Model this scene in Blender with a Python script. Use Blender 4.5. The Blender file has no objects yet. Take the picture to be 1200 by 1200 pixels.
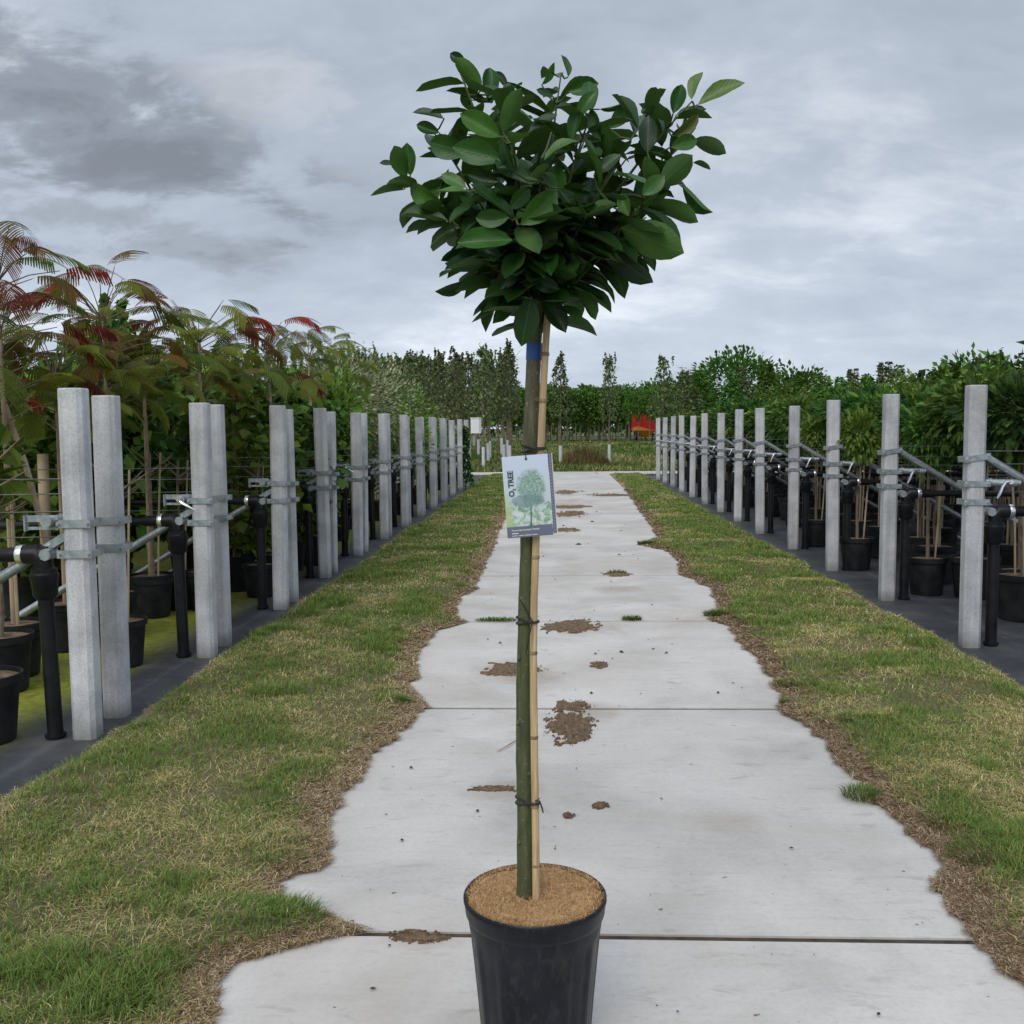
import bpy, bmesh, math, random
import numpy as np
from mathutils import Vector, Matrix

random.seed(7)
RNG = np.random.default_rng(11)
S = bpy.context.scene
C = S.collection
rad = math.radians

# ------------------------------------------------------------------ camera
CAM_H, PITCH, YAW, ROLL, F = 1.215, rad(4.684), rad(2.6025), rad(0.5366), 1200.0
_f = Vector((-math.sin(YAW) * math.cos(PITCH), math.cos(YAW) * math.cos(PITCH), -math.sin(PITCH)))
_r = Vector((math.cos(YAW), math.sin(YAW), 0))
_u = _r.cross(_f)
_r, _u = (_r * math.cos(ROLL) - _u * math.sin(ROLL)), (_r * math.sin(ROLL) + _u * math.cos(ROLL))
cam_d = bpy.data.cameras.new('camera')
cam_d.sensor_width = 36; cam_d.lens = 36.0
cam_d.clip_start = 0.05; cam_d.clip_end = 3000
cam = bpy.data.objects.new('camera', cam_d)
mw = Matrix((_r, _u, -_f)).transposed().to_4x4(); mw.translation = (0, 0, CAM_H)
cam.matrix_world = mw
C.objects.link(cam); S.camera = cam

def ray(px, py):
    return _r * ((px - 600) / F) - _u * ((py - 600) / F) + _f
def gp(px, py, z=0.0):                       # pixel -> point on the horizontal plane z
    d = ray(px, py); t = (z - CAM_H) / d.z
    return Vector((0, 0, CAM_H)) + d * t
def pp(px, py, Y):                           # pixel -> point at distance Y along the path
    d = ray(px, py)
    return Vector((0, 0, CAM_H)) + d * (Y / d.y)

# ------------------------------------------------------------------ sky and light (overcast)
SUN_EL, SUN_AZ = rad(42), rad(198)           # azimuth clockwise from +Y
W = bpy.data.worlds.new('World'); S.world = W; W.use_nodes = True
nt = W.node_tree; nt.nodes.clear()
def N(tree, kind, **kw):
    n = tree.nodes.new(kind)
    for k, v in kw.items(): setattr(n, k, v)
    return n
def math_n(tree, op, a, b=None, clamp=False):
    n = N(tree, 'ShaderNodeMath', operation=op, use_clamp=clamp)
    for i, v in enumerate((a, b)):
        if v is None: continue
        if isinstance(v, (int, float)): n.inputs[i].default_value = v
        else: tree.links.new(v, n.inputs[i])
    return n.outputs[0]
def ramp_n(tree, fac, stops, interp='LINEAR'):
    n = N(tree, 'ShaderNodeValToRGB'); n.color_ramp.interpolation = interp
    el = n.color_ramp.elements
    while len(el) < len(stops): el.new(0.5)
    for e, (p, c) in zip(el, stops):
        e.position = p; e.color = (c, c, c, 1) if isinstance(c, (int, float)) else (*c, 1)
    tree.links.new(fac, n.inputs[0]); return n.outputs[0]
def mix_n(tree, fac, a, b, blend='MIX'):
    n = N(tree, 'ShaderNodeMix', data_type='RGBA', blend_type=blend)
    for i, v in ((0, fac), (6, a), (7, b)):
        if isinstance(v, (int, float)): n.inputs[i].default_value = v if i == 0 else (v, v, v, 1)
        elif isinstance(v, tuple): n.inputs[i].default_value = (*v, 1)
        else: tree.links.new(v, n.inputs[i])
    return n.outputs[2]
def noise_n(tree, vec, scale, detail=4, rough=0.55, dist=0.0, out=0):
    n = N(tree, 'ShaderNodeTexNoise'); n.inputs['Scale'].default_value = scale
    n.inputs['Detail'].default_value = detail; n.inputs['Roughness'].default_value = rough
    n.inputs['Distortion'].default_value = dist
    if vec is not None: tree.links.new(vec, n.inputs['Vector'])
    return n.outputs[out]

def cloud_uv(d):
    d = d.normalized(); k = max(d.z, 0) + 0.38
    return d.x / k, d.y / k
tc = N(nt, 'ShaderNodeTexCoord').outputs['Generated']
sx = N(nt, 'ShaderNodeSeparateXYZ'); nt.links.new(tc, sx.inputs[0])
zz = math_n(nt, 'ADD', math_n(nt, 'MAXIMUM', sx.outputs[2], 0.0), 0.38)
cu = math_n(nt, 'DIVIDE', sx.outputs[0], zz); cv = math_n(nt, 'DIVIDE', sx.outputs[1], zz)
cx = N(nt, 'ShaderNodeCombineXYZ'); nt.links.new(cu, cx.inputs[0]); nt.links.new(cv, cx.inputs[1])
uv = cx.outputs[0]
map1 = N(nt, 'ShaderNodeMapping'); map1.inputs['Location'].default_value = (3.1, 1.7, 0.4)
map1.inputs['Scale'].default_value = (0.9, 1.3, 1); nt.links.new(uv, map1.inputs[0])
n_big = noise_n(nt, map1.outputs[0], 1.7, 9, 0.55, 0.25)
n_fine = noise_n(nt, map1.outputs[0], 5.2, 10, 0.62, 0.3)
cl = math_n(nt, 'ADD', math_n(nt, 'MULTIPLY', n_big, 0.6), math_n(nt, 'MULTIPLY', n_fine, 0.4))
base_sky = ramp_n(nt, cl, [(0.33, (0.335, 0.38, 0.45)), (0.45, (0.395, 0.45, 0.53)), (0.55, (0.46, 0.515, 0.60)), (0.66, (0.64, 0.685, 0.755))])
def blob(ax, ay, bx, by, half_w, soft=0.5, wob=0.5):
    """elongated cloud between two sky directions given as photo pixels"""
    u0, v0 = cloud_uv(ray(ax, ay)); u1, v1 = cloud_uv(ray(bx, by))
    cu0, cv0 = (u0 + u1) / 2, (v0 + v1) / 2
    L = math.hypot(u1 - u0, v1 - v0) / 2; ang = math.atan2(v1 - v0, u1 - u0)
    du = math_n(nt, 'SUBTRACT', cu, cu0); dv = math_n(nt, 'SUBTRACT', cv, cv0)
    a = math_n(nt, 'ADD', math_n(nt, 'MULTIPLY', du, math.cos(ang) / L), math_n(nt, 'MULTIPLY', dv, math.sin(ang) / L))
    b = math_n(nt, 'ADD', math_n(nt, 'MULTIPLY', du, -math.sin(ang) / half_w), math_n(nt, 'MULTIPLY', dv, math.cos(ang) / half_w))
    r = math_n(nt, 'SQRT', math_n(nt, 'ADD', math_n(nt, 'MULTIPLY', a, a), math_n(nt, 'MULTIPLY', b, b)))
    r = math_n(nt, 'ADD', r, math_n(nt, 'MULTIPLY', math_n(nt, 'SUBTRACT', n_fine, 0.5), wob * 6))
    return ramp_n(nt, r, [(0.0, 1.0), (soft, 0.75), (1.0, 0.0)], 'EASE')
sky_c = base_sky
sky_c = mix_n(nt, math_n(nt, 'MULTIPLY', blob(-150, 30, 370, 250, 0.20, 0.45, 0.55), 0.92), sky_c, (0.20, 0.222, 0.26))
sky_c = mix_n(nt, math_n(nt, 'MULTIPLY', blob(-160, 200, 330, 300, 0.10, 0.4, 0.75), 0.55), sky_c, (0.23, 0.245, 0.28))
sky_c = mix_n(nt, math_n(nt, 'MULTIPLY', blob(170, 20, 420, 180, 0.12, 0.3, 0.9), 0.5), sky_c, (0.66, 0.68, 0.73))
# an overcast sky brightens steadily towards the zenith
zen = math_n(nt, 'ADD', math_n(nt, 'MULTIPLY', math_n(nt, 'MAXIMUM', math_n(nt, 'SUBTRACT', sx.outputs[2], 0.35), 0.0), 1.5), 1.0)
low = math_n(nt, 'ADD', math_n(nt, 'MULTIPLY', math_n(nt, 'MAXIMUM', math_n(nt, 'SUBTRACT', 0.24, math_n(nt, 'ABSOLUTE', sx.outputs[2])), 0.0), 1.5), 1.0)   # thin bright air low down
sky_c = mix_n(nt, 1.0, mix_n(nt, 1.0, sky_c, zen, 'MULTIPLY'), low, 'MULTIPLY')
sky_t = N(nt, 'ShaderNodeTexSky', sky_type='NISHITA', sun_disc=False)
sky_t.sun_elevation = SUN_EL; sky_t.sun_rotation = SUN_AZ; sky_t.air_density = 1.0; sky_t.dust_density = 3.0
cl10 = mix_n(nt, 1.0, sky_c, 10.0, 'MULTIPLY')
final = mix_n(nt, 0.94, sky_t.outputs[0], cl10)
bg = N(nt, 'ShaderNodeBackground'); bg.inputs[1].default_value = 0.1
wo = N(nt, 'ShaderNodeOutputWorld')
nt.links.new(final, bg.inputs[0]); nt.links.new(bg.outputs[0], wo.inputs[0])

sun_d = bpy.data.lights.new('sun', 'SUN'); sun_d.energy = 1.5; sun_d.angle = rad(40); sun_d.color = (1, 0.97, 0.93)
sun = bpy.data.objects.new('sun', sun_d); C.objects.link(sun)
sd = Vector((math.sin(SUN_AZ) * math.cos(SUN_EL), math.cos(SUN_AZ) * math.cos(SUN_EL), math.sin(SUN_EL)))
sun.rotation_euler = (-sd).to_track_quat('-Z', 'Y').to_euler(); sun.location = (0, 0, 30)

S.view_settings.view_transform = 'Standard'; S.view_settings.look = 'None'
S.view_settings.exposure = 0.15; S.view_settings.gamma = 1.0; S.view_settings.use_curve_mapping = False
S.render.engine = 'CYCLES'; S.cycles.use_denoising = True
S.cycles.max_bounces = 6; S.cycles.diffuse_bounces = 3; S.cycles.glossy_bounces = 2; S.cycles.transmission_bounces = 3

# ------------------------------------------------------------------ helpers
def vnoise(x, y, seed=0):
    x = np.asarray(x, float); y = np.asarray(y, float)
    xi = np.floor(x).astype(np.int64); yi = np.floor(y).astype(np.int64)
    fx = x - xi; fy = y - yi; fx = fx * fx * (3 - 2 * fx); fy = fy * fy * (3 - 2 * fy)
    def h(a, b):
        n = (a * 374761393 + b * 668265263 + seed * 982451653) & 0xffffffff
        n = ((n ^ (n >> 13)) * 1274126177) & 0xffffffff
        return ((n ^ (n >> 16)) & 0xffff) / 65535.0
    return (h(xi, yi) * (1 - fx) + h(xi + 1, yi) * fx) * (1 - fy) + (h(xi, yi + 1) * (1 - fx) + h(xi + 1, yi + 1) * fx) * fy
def fbm(x, y, seed=0, oct=4):
    s = 0; a = 0.5; t = 0
    for o in range(oct):
        s = s + a * vnoise(np.asarray(x) * 2 ** o, np.asarray(y) * 2 ** o, seed + o); t += a; a *= 0.55
    return s / t
def sstep(a, b, x):
    t = np.clip((np.asarray(x, float) - a) / (b - a), 0, 1); return t * t * (3 - 2 * t)

def mesh_np(name, V, F, col=None, smooth=False):
    V = np.asarray(V, np.float32); F = np.asarray(F, np.int32); k = F.shape[1]
    m = bpy.data.meshes.new(name)
    m.vertices.add(len(V)); m.vertices.foreach_set('co', V.ravel())
    m.loops.add(F.size); m.loops.foreach_set('vertex_index', F.ravel())
    m.polygons.add(len(F)); m.polygons.foreach_set('loop_start', np.arange(0, F.size, k, dtype=np.int32))
    m.polygons.foreach_set('use_smooth', np.full(len(F), smooth))
    if col is not None:
        a = m.attributes.new('col', 'FLOAT_COLOR', 'POINT')
        a.data.foreach_set('color', np.concatenate([col, np.ones((len(col), 1))], 1).astype(np.float32).ravel())
    m.update(calc_edges=True); return m

class MB:
    def __init__(s): s.v = []; s.f = []
    def add(s, vs, fs):
        o = len(s.v); s.v += [tuple(v) for v in vs]; s.f += [tuple(o + i for i in f) for f in fs]
    def box(s, c, d, M=None):
        x, y, z = (q / 2 for q in d)
        vs = [Vector((a * x, b * y, e * z)) for a in (-1, 1) for b in (-1, 1) for e in (-1, 1)]
        if M: vs = [M @ v for v in vs]
        s.add([v + Vector(c) for v in vs], [(0, 1, 3, 2), (4, 6, 7, 5), (0, 4, 5, 1), (2, 3, 7, 6), (0, 2, 6, 4), (1, 5, 7, 3)])
    def tube(s, pts, r, seg=8, cap=True):
        pts = [Vector(p) for p in pts]; n = len(pts)
        rs = r if isinstance(r, (list, tuple)) else [r] * n
        t0 = (pts[1] - pts[0]).normalized()
        u = t0.cross(Vector((0, 0, 1)) if abs(t0.z) < 0.9 else Vector((1, 0, 0))).normalized()
        vs = []
        for i, p in enumerate(pts):
            t = (pts[min(i + 1, n - 1)] - pts[max(i - 1, 0)]).normalized()
            u = (u - t * u.dot(t)).normalized(); w = t.cross(u)
            for k in range(seg):
                a = 2 * math.pi * k / seg; vs.append(p + (u * math.cos(a) + w * math.sin(a)) * rs[i])
        fs = [(i * seg + k, i * seg + (k + 1) % seg, (i + 1) * seg + (k + 1) % seg, (i + 1) * seg + k) for i in range(n - 1) for k in range(seg)]
        if cap: fs += [tuple(range(seg))[::-1], tuple((n - 1) * seg + k for k in range(seg))]
        s.add(vs, fs)
    def lathe(s, prof, seg=32, rf=None, c=(0, 0, 0)):
        vs = []
        for i, (r, z) in enumerate(prof):
            for k in range(seg):
                a = 2 * math.pi * k / seg; q = r * (rf(i, a) if rf else 1)
                vs.append((c[0] + q * math.cos(a), c[1] + q * math.sin(a), c[2] + z))
        n = len(prof)
        s.add(vs, [(i * seg + k, i * seg + (k + 1) % seg, (i + 1) * seg + (k + 1) % seg, (i + 1) * seg + k) for i in range(n - 1) for k in range(seg)]
              + [tuple(range(seg))[::-1], tuple((n - 1) * seg + k for k in range(seg))])
    def prism(s, poly, z0, z1):
        n = len(poly)
        s.add([(x, y, z0) for x, y in poly] + [(x, y, z1) for x, y in poly],
              [tuple(range(n))[::-1], tuple(range(n, 2 * n))] + [(i, (i + 1) % n, n + (i + 1) % n, n + i) for i in range(n)])
    def mesh(s, name, mat=None, smooth=False):
        m = bpy.data.meshes.new(name); m.from_pydata(s.v, [], s.f); m.update()
        if smooth:
            m.polygons.foreach_set('use_smooth', [True] * len(m.polygons))
            try: m.set_sharp_from_angle(angle=rad(40))
            except Exception: pass
        if mat: m.materials.append(mat)
        return m

def link(name, mesh, parent=None, mat=None, loc=None):
    o = bpy.data.objects.new(name, mesh); C.objects.link(o)
    if mat is not None and mesh is not None and not mesh.materials: mesh.materials.append(mat)
    if parent: o.parent = parent
    if loc is not None: o.location = loc
    return o
def tag(o, label=None, cat=None, group=None, kind=None):
    if label: o['label'] = label
    if cat: o['category'] = cat
    if group: o['group'] = group
    if kind: o['kind'] = kind
    return o
def thing(name, label, cat, loc=(0, 0, 0), rz=0, group=None):
    o = bpy.data.objects.new(name, None); C.objects.link(o); o.empty_display_size = 0.1
    o.location = loc; o.rotation_euler = (0, 0, rz)
    return tag(o, label, cat, group)
ORD = ['nearest', 'second', 'third', 'fourth', 'fifth', 'sixth', 'seventh', 'eighth', 'ninth', 'tenth', 'eleventh', 'twelfth', 'thirteenth', 'fourteenth', 'fifteenth']

# ------------------------------------------------------------------ materials
def new_mat(name):
    m = bpy.data.materials.new(name); m.use_nodes = True
    return m, m.node_tree, m.node_tree.nodes['Principled BSDF']
def coords(t, kind='Object', scale=None):
    o = N(t, 'ShaderNodeTexCoord').outputs[kind]
    if kind == 'World': pass
    if scale:
        mp = N(t, 'ShaderNodeMapping'); mp.inputs['Scale'].default_value = scale; t.links.new(o, mp.inputs[0]); return mp.outputs[0]
    return o
def wpos(t, scale=None):
    o = N(t, 'ShaderNodeNewGeometry').outputs['Position']
    if scale:
        mp = N(t, 'ShaderNodeMapping'); mp.inputs['Scale'].default_value = scale; t.links.new(o, mp.inputs[0]); return mp.outputs[0]
    return o
def bump(t, b, h, strength, dist):
    n = N(t, 'ShaderNodeBump'); n.inputs['Strength'].default_value = strength; n.inputs['Distance'].default_value = dist
    t.links.new(h, n.inputs['Height']); t.links.new(n.outputs[0], b.inputs['Normal'])
def mat_noise(name, c1, c2, scale=8, rough=0.7, bmp=0.0, bdist=0.01, stretch=None, metal=0.0, world=True, lo=0.35, hi=0.65, detail=5, spec=None, fine=None):
    m, t, b = new_mat(name)
    v = wpos(t, stretch) if world else coords(t, 'Object', stretch)
    n = noise_n(t, v, scale, detail)
    c = ramp_n(t, n, [(lo, c1), (hi, c2)])
    if fine:
        n2 = noise_n(t, v, fine, 3, 0.7); c = mix_n(t, 0.6, c, ramp_n(t, n2, [(0.3, 0.45), (0.7, 1.35)]), 'MULTIPLY')
    t.links.new(c, b.inputs['Base Color'])
    b.inputs['Roughness'].default_value = rough; b.inputs['Metallic'].default_value = metal
    if spec is not None: b.inputs['Specular IOR Level'].default_value = spec
    if bmp: bump(t, b, noise_n(t, v, scale * 3, 4, 0.6), bmp, bdist)
    return m
def mat_attr(name, rough=0.6, trans=0.25, spec=0.3):
    """colour stored per blade or leaf, with some light let through"""
    m, t, b = new_mat(name)
    a = N(t, 'ShaderNodeAttribute', attribute_name='col').outputs['Color']
    oi = N(t, 'ShaderNodeObjectInfo')
    hv = N(t, 'ShaderNodeHueSaturation'); t.links.new(a, hv.inputs['Color'])
    t.links.new(math_n(t, 'ADD', math_n(t, 'MULTIPLY', oi.outputs['Random'], 0.5), 0.75), hv.inputs['Value'])
    t.links.new(math_n(t, 'ADD', math_n(t, 'MULTIPLY', oi.outputs['Random'], 0.03), 0.485), hv.inputs['Hue'])
    t.links.new(hv.outputs[0], b.inputs['Base Color'])
    b.inputs['Roughness'].default_value = rough; b.inputs['Specular IOR Level'].default_value = spec
    if trans:
        tr = N(t, 'ShaderNodeBsdfTranslucent'); t.links.new(hv.outputs[0], tr.inputs[0])
        mx = N(t, 'ShaderNodeMixShader'); mx.inputs[0].default_value = trans
        t.links.new(b.outputs[0], mx.inputs[1]); t.links.new(tr.outputs[0], mx.inputs[2])
        t.links.new(mx.outputs[0], t.nodes['Material Output'].inputs[0])
    return m

M_soil = mat_noise('dark_soil', (0.035, 0.026, 0.017), (0.09, 0.065, 0.042), 30, 0.95, 0.6, 0.02)
M_mud = mat_noise('dried_mud', (0.12, 0.075, 0.04), (0.26, 0.175, 0.10), 60, 0.95, 0.9, 0.012, fine=260)
M_post = None
def concrete_post_mat():
    m, t, b = new_mat('post_concrete')
    v = coords(t, 'Object'); oi = N(t, 'ShaderNodeObjectInfo').outputs['Random']
    ad = N(t, 'ShaderNodeVectorMath', operation='ADD'); t.links.new(v, ad.inputs[0])
    cb = N(t, 'ShaderNodeCombineXYZ'); t.links.new(math_n(t, 'MULTIPLY', oi, 40), cb.inputs[0]); t.links.new(cb.outputs[0], ad.inputs[1])
    v = ad.outputs[0]
    n1 = noise_n(t, v, 5, 6, 0.6)
    c = ramp_n(t, n1, [(0.3, (0.36, 0.365, 0.38)), (0.5, (0.49, 0.495, 0.51)), (0.72, (0.60, 0.605, 0.61))])
    st = N(t, 'ShaderNodeMapping'); st.inputs['Scale'].default_value = (40, 40, 1.2); t.links.new(v, st.inputs[0])
    c = mix_n(t, 0.5, c, ramp_n(t, noise_n(t, st.outputs[0], 1.0, 4, 0.6), [(0.3, 0.72), (0.65, 1.15)]), 'MULTIPLY')
    c = mix_n(t, 0.55, c, ramp_n(t, noise_n(t, v, 120, 3, 0.7), [(0.3, 0.6), (0.55, 1.05), (0.8, 1.2)]), 'MULTIPLY')
    # damp, algae-tinted foot where it stands in the ground
    sp = N(t, 'ShaderNodeSeparateXYZ'); t.links.new(coords(t, 'Object'), sp.inputs[0])
    ft = ramp_n(t, math_n(t, 'ADD', sp.outputs[2], math_n(t, 'MULTIPLY', n1, 0.12)), [(0.05, 1.0), (0.14, 0.0)])
    c = mix_n(t, math_n(t, 'MULTIPLY', ft, 0.7), c, (0.13, 0.13, 0.10))
    c = mix_n(t, ramp_n(t, noise_n(t, v, 2.6, 6, 0.65, 0.5), [(0.52, 0.0), (0.70, 0.5)]), c, (0.23, 0.23, 0.20))
    c = mix_n(t, 1.0, c, ramp_n(t, oi, [(0.0, 0.86), (1.0, 1.10)]), 'MULTIPLY')
    t.links.new(c, b.inputs['Base Color']); b.inputs['Roughness'].default_value = 0.9
    bump(t, b, noise_n(t, v, 90, 4, 0.7), 0.35, 0.004)
    return m
M_post = concrete_post_mat()
M_galv = mat_noise('galvanised_steel', (0.30, 0.34, 0.36), (0.47, 0.51, 0.53), 45, 0.42, 0.05, 0.002, metal=0.75, world=False)
M_chrome = mat_noise('polished_lever_steel', (0.75, 0.77, 0.80), (0.9, 0.9, 0.92), 20, 0.22, metal=0.9, world=False)
M_black = mat_noise('black_plastic_pipe', (0.006, 0.0065, 0.008), (0.014, 0.015, 0.017), 12, 0.4, world=False, spec=0.25)
M_pot = mat_noise('black_plastic_pot', (0.005, 0.0065, 0.010), (0.012, 0.0145, 0.020), 9, 0.36, 0.05, 0.003, world=False, spec=0.26)
M_potold = mat_noise('weathered_plastic_pot', (0.007, 0.008, 0.010), (0.024, 0.025, 0.027), 9, 0.55, world=False, spec=0.2)
M_potsoil = mat_noise('potting_soil', (0.06, 0.04, 0.022), (0.24, 0.155, 0.085), 25, 0.95, 0.5, 0.01)
M_cane = mat_noise('bamboo_cane', (0.38, 0.265, 0.135), (0.60, 0.44, 0.25), 6, 0.5, world=False, stretch=(30, 30, 2))
M_stake = mat_noise('old_bamboo_stake', (0.24, 0.18, 0.11), (0.46, 0.36, 0.24), 5, 0.7, world=False)
M_bark = mat_noise('nursery_bark', (0.10, 0.075, 0.05), (0.22, 0.175, 0.125), 14, 0.85, 0.3, 0.004, world=False)
M_wire = mat_noise('wire', (0.10, 0.105, 0.11), (0.2, 0.2, 0.2), 10, 0.5, metal=0.6, world=False)
M_leaf = mat_attr('crown_leaf', 0.55, 0.3, 0.16)
M_farleaf = mat_attr('far_crown_leaf', 0.7, 0.3, 0.1)
M_grass = mat_attr('grass_blade', 0.7, 0.3, 0.1)
M_litter = mat_attr('dry_clippings', 0.9, 0.1, 0.1)
# ------------------------------------------------------------------ ground, path, verges, beds
def ground_mat():
    m, t, b = new_mat('field_grass_ground')
    v = wpos(t)
    n1 = noise_n(t, v, 0.35, 6, 0.6); n2 = noise_n(t, v, 9, 5, 0.7)
    c = ramp_n(t, n1, [(0.3, (0.055, 0.085, 0.022)), (0.5, (0.085, 0.115, 0.03)), (0.7, (0.15, 0.14, 0.06))])
    c = mix_n(t, 0.6, c, ramp_n(t, n2, [(0.3, 0.5), (0.7, 1.35)]), 'MULTIPLY')
    t.links.new(c, b.inputs['Base Color']); b.inputs['Roughness'].default_value = 0.95
    bump(t, b, n2, 0.6, 0.05); return m
M_ground = ground_mat()
g = MB(); Lg = 1500
g.add([(-Lg, -300, 0), (Lg, -300, 0), (Lg, Lg, 0), (-Lg, Lg, 0)], [(0, 1, 2, 3)])
tag(link('ground', g.mesh('ground', M_ground), loc=(0, 0, -0.05)), 'rough grass field reaching to the horizon', kind='structure')

def slab_mat():
    m, t, b = new_mat('path_concrete')
    v = wpos(t); oi = N(t, 'ShaderNodeObjectInfo').outputs['Random']
    n1 = noise_n(t, v, 1.7, 7, 0.62, 0.4)
    c = ramp_n(t, n1, [(0.28, (0.42, 0.392, 0.355)), (0.5, (0.54, 0.51, 0.471)), (0.72, (0.62, 0.588, 0.548))])
    br = N(t, 'ShaderNodeMapping'); br.inputs['Scale'].default_value = (2.5, 55, 1); br.inputs['Rotation'].default_value = (0, 0, 0.05); t.links.new(v, br.inputs[0])
    brn = noise_n(t, br.outputs[0], 1.0, 4, 0.6, 0.3)
    c = mix_n(t, 0.22, c, ramp_n(t, brn, [(0.3, 0.86), (0.7, 1.08)]), 'MULTIPLY')
    c = mix_n(t, 0.45, c, ramp_n(t, noise_n(t, v, 60, 4, 0.75), [(0.25, 0.72), (0.5, 1.0), (0.8, 1.12)]), 'MULTIPLY')
    # rusty and muddy tinge in patches, dark scuffs, specks
    n3 = noise_n(t, v, 0.9, 5, 0.6, 0.8)
    c = mix_n(t, ramp_n(t, n3, [(0.47, 0.0), (0.72, 0.55)]), c, (0.40, 0.34, 0.28))
    sc = N(t, 'ShaderNodeMapping'); sc.inputs['Scale'].default_value = (3.2, 9, 1); sc.inputs['Rotation'].default_value = (0, 0, -0.25); t.links.new(v, sc.inputs[0])
    c = mix_n(t, ramp_n(t, noise_n(t, sc.outputs[0], 2.2, 7, 0.72, 0.6), [(0.56, 0.0), (0.72, 0.55)]), c, (0.26, 0.245, 0.23))
    c = mix_n(t, ramp_n(t, noise_n(t, v, 26, 2, 0.5), [(0.735, 0.0), (0.76, 0.8)]), c, (0.10, 0.085, 0.07))
    # earth washed out round the mud patches, with their own outlines
    sp = N(t, 'ShaderNodeSeparateXYZ'); t.links.new(v, sp.inputs[0])
    for px, py, rx, ry, k in ((695, 832, .20, .28, .6), (672, 735, .35, .30, .55), (612, 788, .30, .25, .45), (722, 690, .22, .3, .4), (580, 926, .18, .10, .35), (490, 1100, .2, .08, .5), (660, 590, .7, 1.6, .4), (840, 960, .3, .12, .22)):
        g0 = gp(px, py); a = math_n(t, 'DIVIDE', math_n(t, 'SUBTRACT', sp.outputs[0], g0.x), rx); b_ = math_n(t, 'DIVIDE', math_n(t, 'SUBTRACT', sp.outputs[1], g0.y), ry)
        r = math_n(t, 'ADD', math_n(t, 'SQRT', math_n(t, 'ADD', math_n(t, 'MULTIPLY', a, a), math_n(t, 'MULTIPLY', b_, b_))), math_n(t, 'MULTIPLY', math_n(t, 'SUBTRACT', n1, 0.5), 2.4))
        c = mix_n(t, math_n(t, 'MULTIPLY', ramp_n(t, r, [(0.1, 1.0), (1.0, 0.0)], 'EASE'), k), c, (0.30, 0.235, 0.17))
    c = mix_n(t, 1.0, c, ramp_n(t, oi, [(0.0, 0.93), (1.0, 1.05)]), 'MULTIPLY')
    t.links.new(c, b.inputs['Base Color']); b.inputs['Roughness'].default_value = 0.82
    b.inputs['Specular IOR Level'].default_value = 0.3
    bump(t, b, noise_n(t, v, 90, 4, 0.7), 0.10, 0.003); return m
M_slab = slab_mat()
J0 = 2.37; SX0, SX1 = -1.00, 1.32
path = thing('path', 'pale concrete slab path running between the two grass verges', None); path['kind'] = 'structure'
def slab_mesh(w, l, th, name):
    bm = bmesh.new(); bmesh.ops.create_cube(bm, size=1)
    bmesh.ops.scale(bm, vec=(w, l, th), verts=bm.verts); bmesh.ops.translate(bm, vec=(0, 0, -th / 2), verts=bm.verts)
    bmesh.ops.bevel(bm, geom=[e for e in bm.edges if all(v.co.z > -0.001 for v in e.verts)], offset=0.006, segments=2, affect='EDGES')
    m = bpy.data.meshes.new(name); bm.to_mesh(m); bm.free(); m.materials.append(M_slab); return m
sm = slab_mesh(SX1 - SX0, 1.984, 0.14, 'slab')
for k in range(-1, 12):
    o = link('slab', sm, path, loc=((SX0 + SX1) / 2, J0 + 2 * k + 1.0, random.uniform(-0.002, 0.002)))
    o.rotation_euler = (random.uniform(-1, 1) * 0.001, random.uniform(-1, 1) * 0.001, 0)
YX0, YX1 = J0 + 24 + 0.01, J0 + 26.0
cross = thing('cross_path', 'concrete slab path crossing at the far end of the main path', None); cross['kind'] = 'structure'
for k in range(-5, 8):
    link('slab', slab_mesh(1.985, YX1 - YX0, 0.14, 'slab') if k == -5 else cross.children[0].data, cross, loc=(0.025 + 2 * k, (YX0 + YX1) / 2, random.uniform(-0.002, 0.002)))
jm = MB()
for k in range(0, 13): jm.box((0.16, J0 + 2 * k, -0.032), (2.34, 0.05, 0.05))
tag(link('joint_soil', jm.mesh('joint_soil', M_soil)), 'dark soil filling the joints between the path slabs', kind='stuff')

# ragged inner edges of the verges, traced where the brown clippings meet the concrete
LE = [(245,1200),(252,1152),(262,1136),(335,1110),(420,1092),(375,1075),(330,1052),(328,1040),(345,1030),(372,1018),(386,985),(380,960),(395,945),(400,930),(430,905),(432,886),(460,868),(478,850),(507,829),(490,818),(480,800),(490,788),(485,770),(500,755),(512,740),(545,729),(532,722),(540,700),(556,690),(563,673),(572,655),(582,630),(590,610),(601,585),(610,570)]
RE = [(1260,1200),(1195,1150),(1165,1130),(1135,1100),(1112,1050),(1100,1022),(1100,1005),(1070,980),(1050,960),(1015,935),(1010,915),(985,895),(970,870),(945,850),(920,831),(918,815),(900,790),(895,778),(870,755),(858,735),(832,727),(846,712),(832,690),(815,680),(795,673),(797,658),(782,646),(748,638),(772,630),(760,612),(748,595),(735,577),(722,563)]
def edge_fn(px, s):
    P = sorted([(gp(*p).y, gp(*p).x) for p in px]); ys = np.array([p[0] for p in P]); xs = np.array([p[1] for p in P])
    def fn(Y):
        Y = np.asarray(Y, float); x = np.interp(Y, ys, xs)
        # beyond the traced stretch the edge wanders about the last clear line
        return x + s * (fbm(Y * 9, Y * 0 + 3.3, 5, 4) - 0.5) * 0.09 + (fbm(Y * 45, Y * 0 + 1.1, 9, 2) - 0.5) * 0.035
    return fn
eL, eR = edge_fn(LE, 1), edge_fn(RE, 1)
def outL(Y): return -1.80 + (fbm(np.asarray(Y) * 2.2, np.asarray(Y) * 0 + 7.7, 21, 3) - 0.5) * 0.16
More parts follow.
